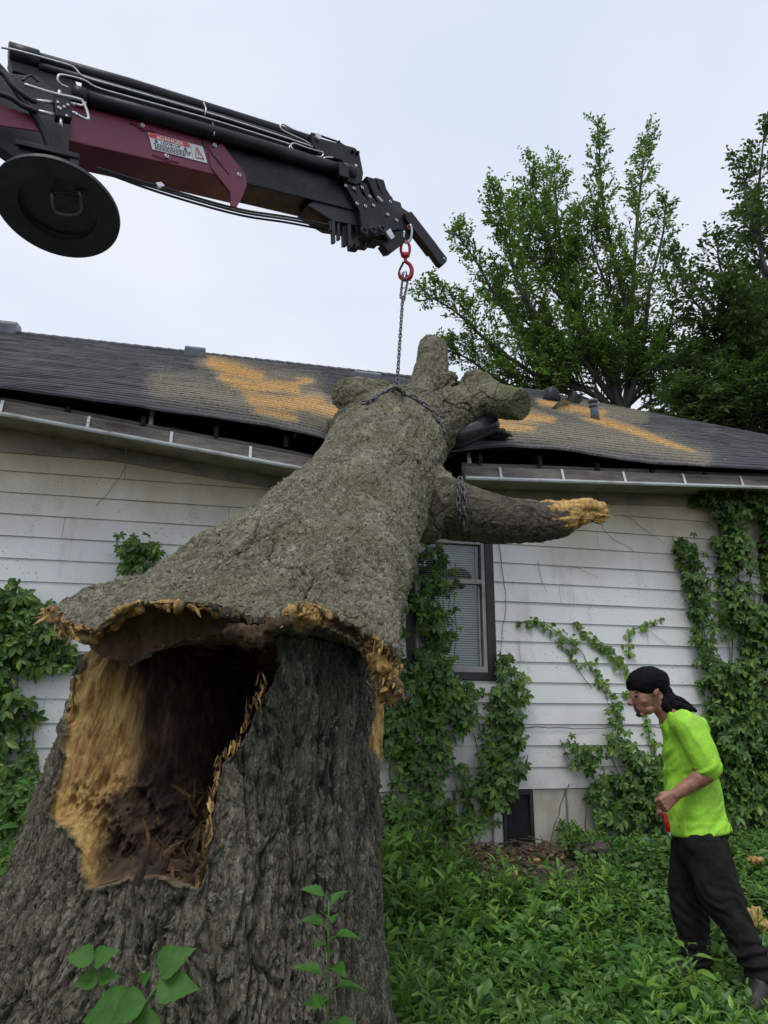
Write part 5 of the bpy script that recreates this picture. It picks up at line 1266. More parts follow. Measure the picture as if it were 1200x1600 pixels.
# ================================================================== PERSON
def person():
    root = empty('person', (P(1075, 1522, 4.5)[0], 4.45, 0), 'person in a lime green shirt, black head wrap and dark trousers walking bent forward', 'person')
    Yc = 4.42
    def q(x, y, Y=Yc): return P(x, y, Y)
    px = 4.5 / F_PX * 1.0    # metres per pixel at the man
    # ---- skin body: head, neck, torso core, arms, hands as one surface
    mb = MB(); hx, hy = 1011, 1078
    hc = q(1012, 1073); rot = Matrix.Rotation(rad(-14), 3, 'Y')   # head pitched forward (faces -x)
    k = px
    mb.ell(q(1016, 1070), (29 * k, .078, 25 * k), rot)            # cranium
    mb.ell(q(1003, 1088), (19 * k, .062, 22 * k), rot)            # face
    mb.ell(q(1004, 1105), (13 * k, .042, 9.5 * k), rot)           # jaw / chin
    mb.ell(q(1011, 1108), (11 * k, .050, 8 * k))
    mb.cap(q(990.5, 1085), 3.4 * k, q(986.2, 1097), 4.4 * k)        # nose bridge to tip
    mb.ell(q(985.5, 1099), (5.2 * k, .018, 3.8 * k))
    mb.ell(q(992, 1079.5), (5 * k, .052, 3.6 * k))                # brow ridge
    mb.ell(q(993.5, 1106.5), (3.6 * k, .024, 1.9 * k)); mb.ell(q(995.5, 1111), (3.6 * k, .022, 1.9 * k))   # lips
    mb.ell(q(1001, 1116), (6 * k, .026, 4.4 * k))                 # chin
    mb.ell(q(1005, 1095, Yc - .040), (7 * k, .022, 6 * k))        # cheek
    mb.cap(q(1026, 1090), .062, q(1050, 1122), .068)              # neck
    mb.ell(q(1025, 1080, Yc - .072), (4 * k, .010, 7.5 * k), Matrix.Rotation(rad(14), 3, 'Y')); mb.ell(q(1025, 1080, Yc + .072), (4 * k, .010, 7.5 * k))
    # torso core
    mb.path([q(1066, 1140), q(1082, 1180), q(1092, 1240), q(1094, 1300)], [.07, .10, .10, .10])
    YL, YR = Yc - .17, Yc + .17
    # near (left) arm
    eL = q(1113, 1203, Yc - .22); wL = q(1056, 1241, Yc - .20)
    mb.path([q(1080, 1135, YL + .02), eL], [.062, .050]); mb.path([eL, eL + (wL - eL) * .35, wL], [.050, .048, .031])
    # far (right) arm, mostly hidden
    eR = q(1092, 1200, YR + .03); wR = q(1046, 1250, Yc + .06)
    mb.path([q(1075, 1138, YR), eR], [.06, .048]); mb.path([eR, eR + (wR - eR) * .35, wR], [.046, .043, .029])
    def hand(w, tip, side):
        """curled fist: palm block, five separate curled fingers, thumb from the palm side"""
        d = tip - w; L_ = np.linalg.norm(d); d /= L_; out = np.array([0, -1., 0]) * side; dn = np.cross(d, out); dn /= np.linalg.norm(dn)
        if dn[2] > 0: dn = -dn
        pc = w + d * .055; b = MB()
        for sgn in (-.028, -.010, .009, .026): b.cap(w + d * .01 + out * .0 + dn * sgn * .5, .020, w + d * .085 + dn * sgn, .0165)
        for i, (sg, ln) in enumerate(((-.030, .9), (-.010, 1.05), (.010, 1.), (.029, .8))):
            kn = w + d * .090 + dn * sg + out * .008; m1 = kn + d * .020 * ln + out * -.030 * ln; m2 = m1 - d * .026 * ln - out * .012; t = m2 - d * .018 * ln + out * .014
            b.cap(kn, .0118, m1, .0105); b.cap(m1, .0105, m2, .0096); b.cap(m2, .0096, t, .0085)
        tb = w + d * .030 - dn * .026 * 1; t1 = tb - dn * .016 + d * .030 - out * .012; t2 = t1 + d * .026 + dn * .012 - out * .014
        b.cap(tb, .0155, t1, .0125); b.cap(t1, .0125, t2, .0105)
        return b
    hL = hand(wL, q(1030, 1262, Yc - .20), 1); hR = hand(wR, q(1036, 1283, Yc + .02), 1)
    for h in (hL, hR):
        for V_ in [0]: mb.V += h.V; mb.F += [tuple(i + mb.n for i in f) for f in h.F]; mb.n += h.n
    V, Nn, Q, T = remesh(mb, .0040, 2, .5)
    V = V + Nn * (fbm(V * 30, 3, 500) * .0022)[:, None]
    place('body', None, V, root, quads=Q, mat='skin')
    # facial details
    for yy, nm in ((Yc - .036, 'eye'), (Yc + .036, 'eye')):
        b = MB(); b.ell(q(994.2, 1088, yy + (-.010 if yy < Yc else .010)), (.012, .012, .0065)); b.build(nm, 'blackmatte', root, smooth=True)
    b = MB()
    for i in range(5): b.ell(q(993 + i * 1.2, 1081.6 - i * .25, Yc - .046 - i * .004), (.008, .006, .0035))
    V, Nn, Q, T = remesh(b, .003, 1); place('eyebrow', None, V, root, quads=Q, mat='hair')
    b = MB(); b.ell(q(992.5, 1104, Yc), (.010, .024, .004)); b.path([q(992, 1104, Yc - .015), q(996, 1108, Yc - .03), q(999, 1114, Yc - .026)], [.006, .006, .006]); b.ell(q(999.5, 1117, Yc), (.022, .024, .013))
    V, Nn, Q, T = remesh(b, .0032, 1); V = V + Nn * (fbm(V * 220, 2, 510) * .003)[:, None]; place('goatee', None, V, root, quads=Q, mat='hair')
    # ---- head wrap
    b = MB(); b.ell(q(1012, 1066), (32 * k, .090, 23 * k), Matrix.Rotation(rad(-9), 3, 'Y')); b.ell(q(998, 1070), (18 * k, .072, 10 * k), Matrix.Rotation(rad(-12), 3, 'Y')); b.ell(q(1029, 1073), (13 * k, .07, 17 * k)); b.ell(q(1040, 1081), (9 * k, .045, 9 * k))
    V, Nn, Q, T = remesh(b, .006, 4)
    wrl = (1 - 2.5 * np.abs(fbm(V * np.array([8, 12, 30]), 3, 520))) * .0035 + fbm(V * 16, 3, 521) * .005
    V = V + Nn * wrl[:, None]
    wrap_o = place('head_wrap', None, V, root, quads=Q, mat='bandana')
    # trailing tails of the wrap
    b = MB(); b.path([q(1036, 1080, Yc - .02), q(1048, 1100, Yc - .04), q(1062, 1104, Yc - .05), q(1085, 1110, Yc - .03)], [.034, .028, .024, .010]); b.path([q(1038, 1078), q(1050, 1092, Yc), q(1068, 1098, Yc + .01), q(1086, 1111, Yc + .0)], [.030, .026, .022, .010]); b.path([q(1036, 1090, Yc - .03), q(1040, 1104, Yc - .055), q(1048, 1117, Yc - .05)], [.030, .024, .014]); b.path([q(1035, 1071, Yc - .02), q(1046, 1075, Yc - .03)], [.024, .008])
    V, Nn, Q, T = remesh(b, .006, 3); V = V + Nn * ((1 - 2.5 * np.abs(fbm(V * np.array([10, 30, 34]), 3, 523))) * .006)[:, None]
    place('wrap_tail', None, V, wrap_o, quads=Q, mat='bandana')
    # ---- shirt
    b = MB()
    sections = [(1052, 1124, .075, .11), (1064, 1136, .115, .19), (1073, 1160, .130, .20), (1076, 1190, .130, .19), (1080, 1220, .128, .175), (1084, 1250, .136, .175), (1088, 1278, .145, .18), (1091, 1298, .150, .185)]
    n = 40; V = []
    for i, (x, y, a, d) in enumerate(sections):
        c = q(x, y); tilt = [.75, .6, .45, .25, .1, .05, .0, -.12][i]
        for j in range(n):
            w = 2 * math.pi * j / n; ca = math.copysign(abs(math.cos(w)) ** .85, math.cos(w)); V.append(c + np.array([a * ca * math.cos(tilt), d * math.sin(w), a * ca * math.sin(tilt) * -1]))
    m = len(sections); F = [(i * n + j, i * n + (j + 1) % n, (i + 1) * n + (j + 1) % n, (i + 1) * n + j) for i in range(m - 1) for j in range(n)] + [tuple(range(n))[::-1], tuple((m - 1) * n + j for j in range(n))]
    b.add(V, F); b.ell(q(1070, 1133, YL + .03), (.078, .07, .078)); b.ell(q(1068, 1134, YR - .01), (.078, .07, .078)); b.ell(q(1084, 1138), (.075, .14, .08)); b.ell(q(1052, 1140), (.065, .10, .085)); b.ell(q(1046, 1128), (.045, .075, .05))
    eLs = q(1106, 1196, Yc - .215); b.path([q(1078, 1138, YL + .0), q(1094, 1172, Yc - .20), eLs], [.078, .076, .068])
    b.path([q(1076, 1140, YR), q(1090, 1185, YR + .03)], [.08, .066])
    V, Nn, Q, T = remesh(b, .0065, 5)
    # folds: pull lines from shoulder and at the bunched sleeve, hem roll
    xx, yy = proj(V)
    arm_ax = (eLs - q(1078, 1138, YL)); arm_ax /= np.linalg.norm(arm_ax)
    tpar = (V - q(1078, 1138, YL)) @ arm_ax; near = V[:, 1] < Yc - .13
    fo = fbm(V * np.array([6, 6, 4]) + 3, 3, 530) * .016
    def creases(along, across, fa, fc, seed):
        c_ = np.stack([V @ along * fa, V @ across * fc, V[:, 1] * 3], 1); return 1 - np.abs(fbm(c_, 3, seed)) * 2.6
    armc = creases(np.array([.75, 0, .65]), np.array([.65, .3, -.75]), 3.5, 16, 531); torc = creases(np.array([-.35, 0, .93]), np.array([.93, .4, .35]), 2.2, 11, 532); frc = creases(np.array([.8, 0, .6]), np.array([-.6, .3, .8]), 2.5, 12, 533)
    fo += near * sstep(.16, .26, tpar) * armc * .017 + near * (1 - sstep(.16, .26, tpar)) * torc * .010
    fo += ~near * (torc * .015 * sstep(1180, 1240, yy) + frc * .014 * (1 - sstep(1180, 1240, yy)))
    fo += sstep(1284, 1288, yy) * .004
    V = V + Nn * fo[:, None]
    hz_ = q(1091, 1297)[2] - .006 + (V[:, 0] - q(1091, 1297)[0]) * .12; V[:, 2] = np.maximum(V[:, 2], hz_)
    cs_ = V[Q].mean(1); cx_, cy_ = proj(cs_)
    keep = np.ones(len(Q), bool)
    idx, qq, _ = sub_mesh(V, Q, np.zeros((0, 3), int), keep, None)
    sh = place('shirt', None, V[idx], root, quads=qq, mat='shirt')
    # sleeve cuff
    ca = q(1104, 1199, Yc - .215); b = MB(); ex = (eL - wL) / np.linalg.norm(eL - wL)
    b.torus(ca, np.array([1., 0, 0]), np.array([0, 1., 0]), .066, .008, 26, 8, ry=.058); b.build('cuff', 'shirt', sh, smooth=True)
    b = MB(); b.torus(q(1047, 1122), np.array([.62, 0, .6]) / .863, np.array([0, 1., 0]), .066, .010, 26, 8, ry=.070); b.build('collar', 'shirt', sh, smooth=True)
    b = MB(); hc_ = q(1091, 1296); V_ = []; tl_ = -.12
    for j in range(60):
        w = 2 * math.pi * j / 60; ca = math.copysign(abs(math.cos(w)) ** .85, math.cos(w)); rr_ = 1 + .012 * math.sin(w * 5 + 1) + .008 * math.sin(w * 11)
        c_ = hc_ + np.array([.152 * ca * rr_, .188 * math.sin(w) * rr_, .152 * ca * .12]); od = np.array([math.cos(w), math.sin(w), 0])
        for (o_, z_) in ((.0, -.012), (.006, -.010), (.007, .008), (.001, .013), (-.006, .008), (-.006, -.010)): V_.append(c_ + od * o_ + ZZ * z_)
    b.add(V_, [(i * 6 + k_, ((i + 1) % 60) * 6 + k_, ((i + 1) % 60) * 6 + (k_ + 1) % 6, i * 6 + (k_ + 1) % 6) for i in range(60) for k_ in range(6)]); b.build('hem', 'shirt', sh, smooth=True)
    # ---- trousers
    b = MB(); yn, yf = Yc - .10, Yc + .10
    b.ell(q(1094, 1300), (.155, .165, .09)); b.ell(q(1097, 1330), (.150, .17, .13))
    b.path([q(1100, 1325, yn), q(1122, 1390, yn - .04), q(1138, 1426, 4.24)], [.130, .112, .088]); b.path([q(1138, 1426, 4.24), q(1165, 1475, 4.18), q(1197, 1524, 4.12)], [.088, .080, .066])
    b.path([q(1080, 1325, yf), q(1074, 1380, yf + .0), q(1079, 1424, yf)], [.120, .108, .088]); b.path([q(1079, 1424, yf), q(1085, 1470, yf), q(1090, 1506, yf - .02)], [.088, .080, .076])
    V, Nn, Q, T = remesh(b, .0085, 4); xx, yy = proj(V)
    fo = fbm(V * np.array([8, 8, 6]), 4, 540) * .026
    bun = sstep(1455, 1490, yy); fo += bun * np.sin(V[:, 2] * 130 + fbm(V * 9, 2, 541) * 5) * .010
    kn = np.exp(-((yy - 1420) / 35.) ** 2); fo += kn * np.abs(np.sin((V @ np.array([.8, 0, 1.])) * 60 + fbm(V * 6, 2, 542) * 4)) * .010
    V = V + Nn * fo[:, None]; place('trousers', None, V, root, quads=Q, mat='trousers')
    # ---- boots
    for (an, hl, bl, tp) in ((q(1090, 1500, yf - .02), q(1101, 1520, yf - .02), q(1062, 1523, yf - .05), q(1040, 1521, yf - .06)), (q(1196, 1524, 4.12), q(1204, 1545, 4.10), q(1180, 1573, 4.02), q(1168, 1586, 3.98))):
        b = MB(); b.cap(an, .052, hl, .044); b.cap(hl, .044, bl, .046); b.cap(bl, .046, tp, .034); b.cap(an, .05, bl, .044)
        V, Nn, Q, T = remesh(b, .006, 3); V = V + Nn * (fbm(V * 25, 3, 550) * .006)[:, None]; bo = place('boot', None, V, root, quads=Q, mat='boot')
    return q, Yc
pq, pY = person()
# red handled tool in his hand
b = MB(); b.tube([pq(1040, 1272, pY - .12), pq(1043, 1290, pY - .10), pq(1044, 1299, pY - .10)], [.010, .014, .012], 12)
tl = empty('hand_tool', pq(1044, 1299, pY - .10), 'small red handled tool held in the fist of the person in the lime shirt', 'tool')
b.build('handle', 'redtool', tl, smooth=True)
b = MB(); b.tube([pq(1044, 1299, pY - .10), pq(1050, 1312, pY - .10)], [.006, .004], 8); b.build('blade', 'steel', tl, smooth=True)

# ================================================================== BACKGROUND TREES
def grow_tree(name, label, cat, base, limbs, leafmat, dens=1.0, leafsz=(.07, .12), tw=(.5, .95), group=None, up=.55, tpl=SMALL, crown_r=1.0):
    """limbs: list of world-space polylines (trunk first) with radii; secondary branches, twigs and leaves grow from them"""
    root = empty(name, base, label, cat, group)
    wood = MB(); LP_, LD, LU = [], [], []
    for li, (pts, r0, r1, fill) in enumerate(limbs):
        c = spline(pts, 26); wood.tube(c, np.linspace(r0, r1, 26), 7)
        if fill <= 0: continue
        L_ = np.linalg.norm(np.diff(c, axis=0), axis=1).sum(); nb = int(L_ * 7.5 * dens * fill)
        for b in range(nb):
            f = .12 + .88 * (b + rng.random()) / nb; i = min(24, int(f * 25)); p = c[i] + (c[i + 1] - c[i]) * (f * 25 - i); tan = c[i + 1] - c[i]; tan /= np.linalg.norm(tan)
            side = rng.normal(size=3); side -= tan * (side @ tan); side /= np.linalg.norm(side)
            d = tan * .75 + side * .85 + np.array([0, 0, up * .5]); d /= np.linalg.norm(d)
            bl = rng.uniform(*tw) * (1.22 - f) * crown_r * fill ** .5 + .14; q = [p]; 
            for k in range(5):
                d = d + np.array([0, 0, up * .14]) + rng.normal(size=3) * .09; d /= np.linalg.norm(d); q.append(q[-1] + d * bl / 5)
            q = np.array(q); wood.tube(q, np.linspace(.012 * (1.4 - f) + .004, .003, 6), 4, caps=False)
            nt_ = max(3, int(bl * 7))
            for t in range(nt_):
                g = .2 + .8 * (t + rng.random()) / nt_; j = min(4, int(g * 5)); p2 = q[j] + (q[j + 1] - q[j]) * (g * 5 - j); tn = q[j + 1] - q[j]; tn /= np.linalg.norm(tn)
                s2 = rng.normal(size=3); s2 -= tn * (s2 @ tn); s2 /= np.linalg.norm(s2); d2 = tn * .9 + s2 * .75 + np.array([0, 0, up * .25]); d2 /= np.linalg.norm(d2)
                tl_ = rng.uniform(.16, .36); e = p2 + d2 * tl_; 
                nl = int(rng.integers(6, 10)); sgn = 1
                ax = np.cross(d2, [0, 0, 1.]); ax /= np.linalg.norm(ax) + 1e-6
                for l in range(nl):
                    h = (l + .5) / nl; sgn = -sgn; LP_.append(p2 + d2 * tl_ * h); LD.append(d2 * .6 + ax * sgn * .8 + rng.normal(size=3) * .25 + np.array([0, 0, -.1])); LU.append(np.array([0, 0, 1.]) + rng.normal(size=3) * .45)
            # leaves on the branch tip
            for l in range(5): LP_.append(q[-1] - d * .03 * l); LD.append(d + rng.normal(size=3) * .5); LU.append(np.array([0, 0, 1.]) + rng.normal(size=3) * .4)
    wood.build('trunk', 'branch', root, smooth=True)
    Pn = np.array(LP_); fr = frames(np.array(LD), np.array(LU)); V, T = scatter(tpl, Pn, fr, rng.uniform(leafsz[0], leafsz[1], len(Pn)))
    place('crown', None, V, root, tris=T, mat=leafmat, smooth=False)
    return root, len(Pn)
TY = 15.0
def TP(l, Y=TY, amp=.9):
    n = len(l); dy = amp * rng.uniform(-1, 1); return [P(x, y, Y + dy * i / max(1, n - 1)) for i, (x, y) in enumerate(l)]
bse = P(975, 655, TY); bse0 = bse.copy(); bse0[2] = 0
main = [([bse0, (bse0 + bse) / 2 + [.1, 0, 0], bse], .22, .15, 0)]
for l, r, f, a in (([(975, 655), (962, 600), (980, 500), (958, 400), (940, 300), (936, 203)], .10, 1.0, .6), ([(975, 655), (985, 560), (990, 430), (1000, 300), (1012, 212)], .09, .9, 1.),
                   ([(968, 640), (930, 540), (885, 450), (872, 350), (866, 262)], .08, 1.1, .9), ([(962, 630), (900, 550), (822, 470), (792, 380), (773, 304)], .08, 1.25, 1.2),
                   ([(955, 635), (860, 570), (785, 480), (745, 410), (708, 360)], .07, .9, 1.), ([(950, 640), (860, 600), (770, 540), (715, 490), (664, 457)], .07, 1.1, 1.),
                   ([(980, 640), (1005, 540), (1015, 450), (1035, 370), (1040, 322)], .07, .7, 1.), ([(900, 480), (865, 400), (840, 330), (828, 266)], .05, 1.2, .6),
                   ([(950, 640), (870, 625), (790, 600), (730, 560), (690, 545)], .06, 1.3, 1.2), ([(930, 560), (905, 480), (900, 400), (905, 330)], .05, 1.2, -.8),
                   ([(900, 560), (840, 520), (800, 480), (760, 450)], .05, 1.5, -1.2), ([(960, 600), (925, 560), (880, 540), (850, 520)], .05, 1.7, -1.), ([(940, 620), (880, 600), (820, 590), (780, 575)], .05, 1.6, 1.),
                   ([(985, 620), (1010, 560), (1040, 520), (1060, 500)], .05, .8, 1.), ([(975, 640), (1010, 610), (1050, 590), (1075, 580)], .05, 1.2, .8), ([(880, 470), (840, 420), (815, 370), (810, 320)], .04, 1.5, .9),
                   ([(970, 500), (945, 440), (925, 380), (930, 320)], .04, .9, .6), ([(990, 560), (960, 520), (935, 480)], .04, 1.0, .5), ([(960, 640), (930, 610), (890, 600), (850, 605)], .04, 1.9, -1.2), ([(980, 640), (1000, 600), (1010, 560), (1030, 540)], .04, 1.6, -1.2), ([(975, 650), (965, 600), (945, 570), (915, 560)], .04, 1.9, -1.4), ([(985, 650), (1020, 625), (1050, 615)], .04, 1.8, -1.3)):
    main.append((TP(l, TY, a), r, .012, f))
_, n1_ = grow_tree('tree', 'tall leafy green tree with upright plumes behind the right half of the roof', 'tree', bse0, main, 'treeleaf', dens=1.6, leafsz=(.075, .125), group=None, tw=(.5, 1.0))
b2 = P(1290, 700, 14.); b20 = b2.copy(); b20[2] = 0; rt = [([b20, (b20 + b2) / 2, b2], .25, .18, 0)]
for l, r, f, a in (([(1290, 700), (1230, 560), (1195, 430), (1185, 320), (1195, 195)], .10, .75, .5), ([(1290, 700), (1220, 600), (1150, 520), (1090, 450), (1045, 400)], .09, .75, 1.), ([(1250, 650), (1170, 560), (1110, 500), (1060, 440)], .08, 1.0, -.8),
                   ([(1240, 600), (1180, 500), (1130, 430), (1120, 380)], .06, .7, .8), ([(1260, 680), (1180, 640), (1110, 600), (1060, 560)], .07, 2.0, 1.), ([(1250, 620), (1200, 560), (1160, 500), (1150, 440)], .06, 1.6, -1.),
                   ([(1260, 690), (1190, 660), (1120, 640), (1060, 620)], .06, 2.2, -1.), ([(1280, 560), (1230, 480), (1200, 400), (1165, 330)], .06, 1.2, 1.), ([(1250, 640), (1200, 600), (1150, 570), (1100, 540)], .05, 2.0, .2), ([(1260, 600), (1220, 520), (1190, 460)], .05, 1.8, .5),
                   ([(1200, 430), (1170, 330), (1160, 250)], .04, .5, .5)):
    rt.append((TP(l, 13.2, a), r, .012, f))
grow_tree('tree', 'dark dense tree filling the right edge of the picture behind the house', 'tree', b20, rt, 'darkleaf', dens=1.6, leafsz=(.085, .14), tw=(.6, 1.1), up=.25)
b3 = P(1180, 740, 12.6); b30 = b3.copy(); b30[2] = 0; sh = [([b30, b3], .1, .06, 0)]
for l in ([(1180, 740), (1150, 660), (1130, 600)], [(1185, 740), (1190, 660), (1195, 590)], [(1180, 740), (1120, 680), (1080, 640)], [(1190, 740), (1230, 640), (1240, 560)], [(1180, 740), (1160, 690), (1100, 660)], [(1170, 720), (1100, 670), (1050, 640)]):
    sh.append((TP(l, 12.6, .5), .04, .01, 2.3))
grow_tree('shrub_tree', 'drooping narrow leaved shrub tree just beyond the low right end of the roof', 'tree', b30, sh, 'darkleaf', dens=1.2, leafsz=(.11, .18), tw=(.5, .9), up=-.1, tpl=LANCE)

# ================================================================== WALL VINES
def wall_vine(name, label, strokes, leafmat='creeper', tpl=PALM, size=(.05, .10), off=(.02, .16), per=1.0, group=None, curl=.5, stems=True, stem_mat='stem', plane=0., thin=1.):
    """strokes: ([(px,py,halfwidth_px)...], leaves)"""
    allP, allD, allU, S_ = [], [], [], []; sb = MB(); base = None
    for pts, cnt in strokes:
        a = np.array([[*W(x, y)[:2], w_ * 7.1 / F_PX] for x, y, w_ in pts]); seg = np.linalg.norm(np.diff(a[:, :2], axis=0), axis=1); cum = np.concatenate([[0], np.cumsum(seg)])
        cnt = int(cnt * per * .52); u = rng.random(cnt) * cum[-1]; s = np.interp(u, cum, a[:, 0]); z = np.interp(u, cum, a[:, 1]); w_ = np.interp(u, cum, a[:, 2])
        wob = fbm(np.stack([s * 2.2, z * 2.2, s * 0 + 5], -1), 2, int(rng.integers(99)))
        # clumpiness
        g = rng.normal(size=(cnt, 2)); rr = np.clip(np.linalg.norm(g, axis=1), 0, 1.7) / np.linalg.norm(g, axis=1); ds = g[:, 0] * rr * w_ * .62; dz = g[:, 1] * rr * w_ * .62
        s2, z2 = s + ds, z + dz; cl = fbm(np.stack([s2 * 5, z2 * 5, s2 * 0], -1), 3, 9); keep = cl > -.08 - .3 * rng.random(cnt)
        s2, z2, w2 = s2[keep], z2[keep], w_[keep]; o_ = rng.uniform(off[0], off[1], len(s2)) * np.clip(w2 / .12, .25, 1)
        allP.append(np.array([0, DW, 0]) + U * s2[:, None] + N * (o_ + .02 + plane)[:, None] + ZZ * z2[:, None]); n = len(s2)
        allD.append(ZZ * -.75 + U * rng.normal(size=(n, 1)) * .65 + N * rng.uniform(.0, .7, (n, 1)) + ZZ * rng.normal(size=(n, 1)) * .45)
        allU.append(N * 1.0 + ZZ * .45 + rng.normal(size=(n, 3)) * curl); S_.append(rng.uniform(size[0], size[1], n) * np.clip(.45 + w2 / .10 * .4, .5, 1.1))
        if stems:
            for k in range(max(1, int(a[:, 2].mean() / .07))):
                c = spline(np.stack([a[:, 0] + rng.normal() * a[:, 2] * .5, a[:, 1], a[:, 2] * 0], 1), 30); j = fbm(np.stack([c[:, 1] * 4, c[:, 0] * 4, c[:, 0] * 0 + k * 3.3], -1), 3, 40) * .05
                pp = np.array([HP(x + jj, .028 + abs(jj) * .5 + plane, y + jj * .3) for (x, y, _), jj in zip(c, j)]); sb.tube(pp, .0042, 5)
    Pn = np.concatenate(allP); D_ = np.concatenate(allD); U_ = np.concatenate(allU); V, T = scatter(tpl, Pn, frames(D_, U_), np.concatenate(S_))
    b0 = Pn[Pn[:, 2].argmin()].copy(); root = empty(name, b0, label, 'vine', group)
    place('leaves', None, V, root, tris=T, mat=leafmat, smooth=False)
    if stems: sb.build('stem', stem_mat, root, smooth=True)
    return root
wall_vine('climbing_vine', 'dark creeper covering the siding below and left of the window beside the fallen trunk',
    [([(672, 850, 16), (668, 930, 24), (664, 1000, 30), (662, 1060, 32)], 480), ([(705, 880, 6), (708, 960, 9), (700, 1040, 12)], 50), ([(668, 1060, 42), (650, 1130, 50), (640, 1200, 52), (640, 1240, 45)], 640), ([(700, 1085, 26), (740, 1130, 40), (760, 1200, 42), (740, 1250, 40)], 560),
     ([(785, 1030, 12), (790, 1070, 22), (780, 1120, 30), (775, 1190, 32), (765, 1240, 30)], 420), ([(625, 940, 22), (620, 1030, 30), (612, 1110, 30)], 260), ([(596, 1130, 24), (600, 1200, 30)], 200), ([(690, 1240, 40), (700, 1300, 30)], 140), ([(600, 1240, 30), (620, 1290, 28)], 110), ([(800, 1040, 10), (812, 1066, 8)], 22), ([(805, 1110, 8), (815, 1145, 8)], 18), ([(812, 1180, 10), (800, 1230, 12)], 30)], per=.85)
wall_vine('climbing_vine', 'young yellow green vine sprays spreading over bare siding left of the person',
    [([(805, 975, 4), (840, 970, 7), (870, 985, 9), (910, 1020, 9), (935, 1060, 7), (950, 1085, 9)], 150), ([(895, 972, 3), (920, 1000, 8), (955, 1020, 9), (975, 1050, 10)], 130), ([(1035, 966, 3), (1000, 980, 5), (978, 990, 6), (975, 1030, 10)], 70), ([(870, 1000, 6), (900, 1035, 6), (930, 1075, 6)], 60), ([(1000, 1090, 6), (1010, 1140, 7), (1018, 1180, 8)], 60), ([(950, 1083, 8), (985, 1085, 6)], 26)],
    leafmat='creeperyoung', tpl=OVAL, size=(.06, .10), off=(.005, .05), per=1.5)
wall_vine('climbing_vine', 'low tangled creeper bush climbing the wall behind the person',
    [([(880, 1155, 10), (905, 1190, 16), (935, 1175, 14)], 90), ([(940, 1110, 8), (965, 1100, 6), (950, 1150, 16)], 60), ([(960, 1170, 20), (985, 1230, 36), (970, 1290, 42)], 420), ([(1010, 1180, 18), (1020, 1240, 30), (1010, 1300, 36)], 300), ([(1045, 1200, 20), (1050, 1280, 30)], 200), ([(925, 1220, 14), (945, 1290, 26)], 120), ([(885, 1290, 14), (880, 1318, 18)], 60), ([(948, 1150, 8), (955, 1175, 8)], 26)], per=1.05, off=(.03, .22))
wall_vine('climbing_vine', 'broad creeper curtain hanging down the siding at the right edge under the gutter',
    [([(1080, 780, 14), (1130, 780, 24), (1180, 790, 30)], 330), ([(1060, 850, 16), (1075, 900, 24), (1080, 950, 20), (1090, 1020, 16), (1105, 1080, 22)], 380), ([(1120, 800, 24), (1130, 870, 30), (1140, 950, 30), (1140, 1050, 40), (1150, 1130, 44)], 900), ([(1190, 800, 26), (1200, 900, 24), (1190, 1000, 36), (1185, 1100, 46)], 700),
     ([(1150, 1100, 50), (1165, 1200, 60), (1165, 1290, 56)], 1000), ([(1050, 840, 6), (1062, 870, 12)], 40), ([(1105, 1110, 20), (1120, 1180, 30)], 160), ([(1210, 1100, 40), (1215, 1280, 50)], 500)], per=1.4, off=(.03, .24))
wall_vine('climbing_vine', 'narrow bright vine strand running down the siding inside the right creeper',
    [([(1158, 840, 7), (1168, 900, 10), (1180, 960, 9), (1180, 1020, 8)], 130), ([(1095, 960, 6), (1100, 1030, 9), (1120, 1080, 9)], 80)], leafmat='creeperyoung', tpl=OVAL, size=(.035, .06), off=(.16, .24))
wall_vine('climbing_vine', 'dark creeper clump on the left edge of the wall beside the stump',
    [([(15, 945, 26), (30, 985, 36), (25, 1040, 40)], 420), ([(70, 960, 18), (90, 1010, 22), (110, 1040, 14)], 150), ([(10, 1080, 30), (20, 1130, 30)], 150), ([(50, 1130, 8), (48, 1170, 8), (56, 1210, 10)], 50), ([(10, 1190, 26), (5, 1260, 36)], 200), ([(55, 1230, 14), (20, 1280, 30)], 100), ([(-40, 950, 40), (-50, 1100, 50), (-50, 1250, 50)], 500)], per=1.1, size=(.06, .11))
wall_vine('climbing_vine', 'small leafy clump poking out above the left slope of the fallen trunk',
    [([(200, 855, 16), (222, 858, 20), (240, 872, 14)], 190), ([(200, 880, 14), (215, 890, 16)], 60)], size=(.05, .09), off=(.05, .3), plane=.0)
# dead tendrils clinging to the siding
def tendril(pts, label, r=.0028, hang=.03, mat='wire'):
    w_ = np.array([W(x, y, o_)[2] for x, y, o_ in [(p[0], p[1], p[2] if len(p) > 2 else hang) for p in pts]]); c = spline(w_, 40); c += np.stack([fbm(c * 9, 3, 70), fbm(c * 9, 3, 71) * .4, fbm(c * 9, 3, 72)], 1) * .02
    mb = MB(); mb.tube(c, np.linspace(r, r * .6, 40), 5)
    return tag(mb.build('dead_tendril', mat, None, smooth=True), label, 'tendril')
tendril([(72, 690, .1), (85, 668, .4), (120, 660, .5), (160, 668, .5), (190, 690, .4), (197, 725, .15), (180, 755, .03), (150, 790, .02)], 'pale bent vine tendril looping down from the left gutter', .004, mat='seam')
tendril([(430, 730, .4), (412, 738, .3), (408, 760, .05)], 'short pale tendril under the gutter beside the trunk', .003, mat='seam')
tendril([(240, 668, .3), (290, 672, .3), (340, 690, .2), (400, 700, .2)], 'brown vine stem lying along the left eave board', .004)
tendril([(780, 850), (785, 900), (790, 950), (782, 1010), (788, 1060)], 'thin dark tendril beside the window trim', .004)
tendril([(795, 1137), (850, 1136), (920, 1138), (990, 1134), (1050, 1140)], 'dark cable stretched across the siding left of the person', .005)
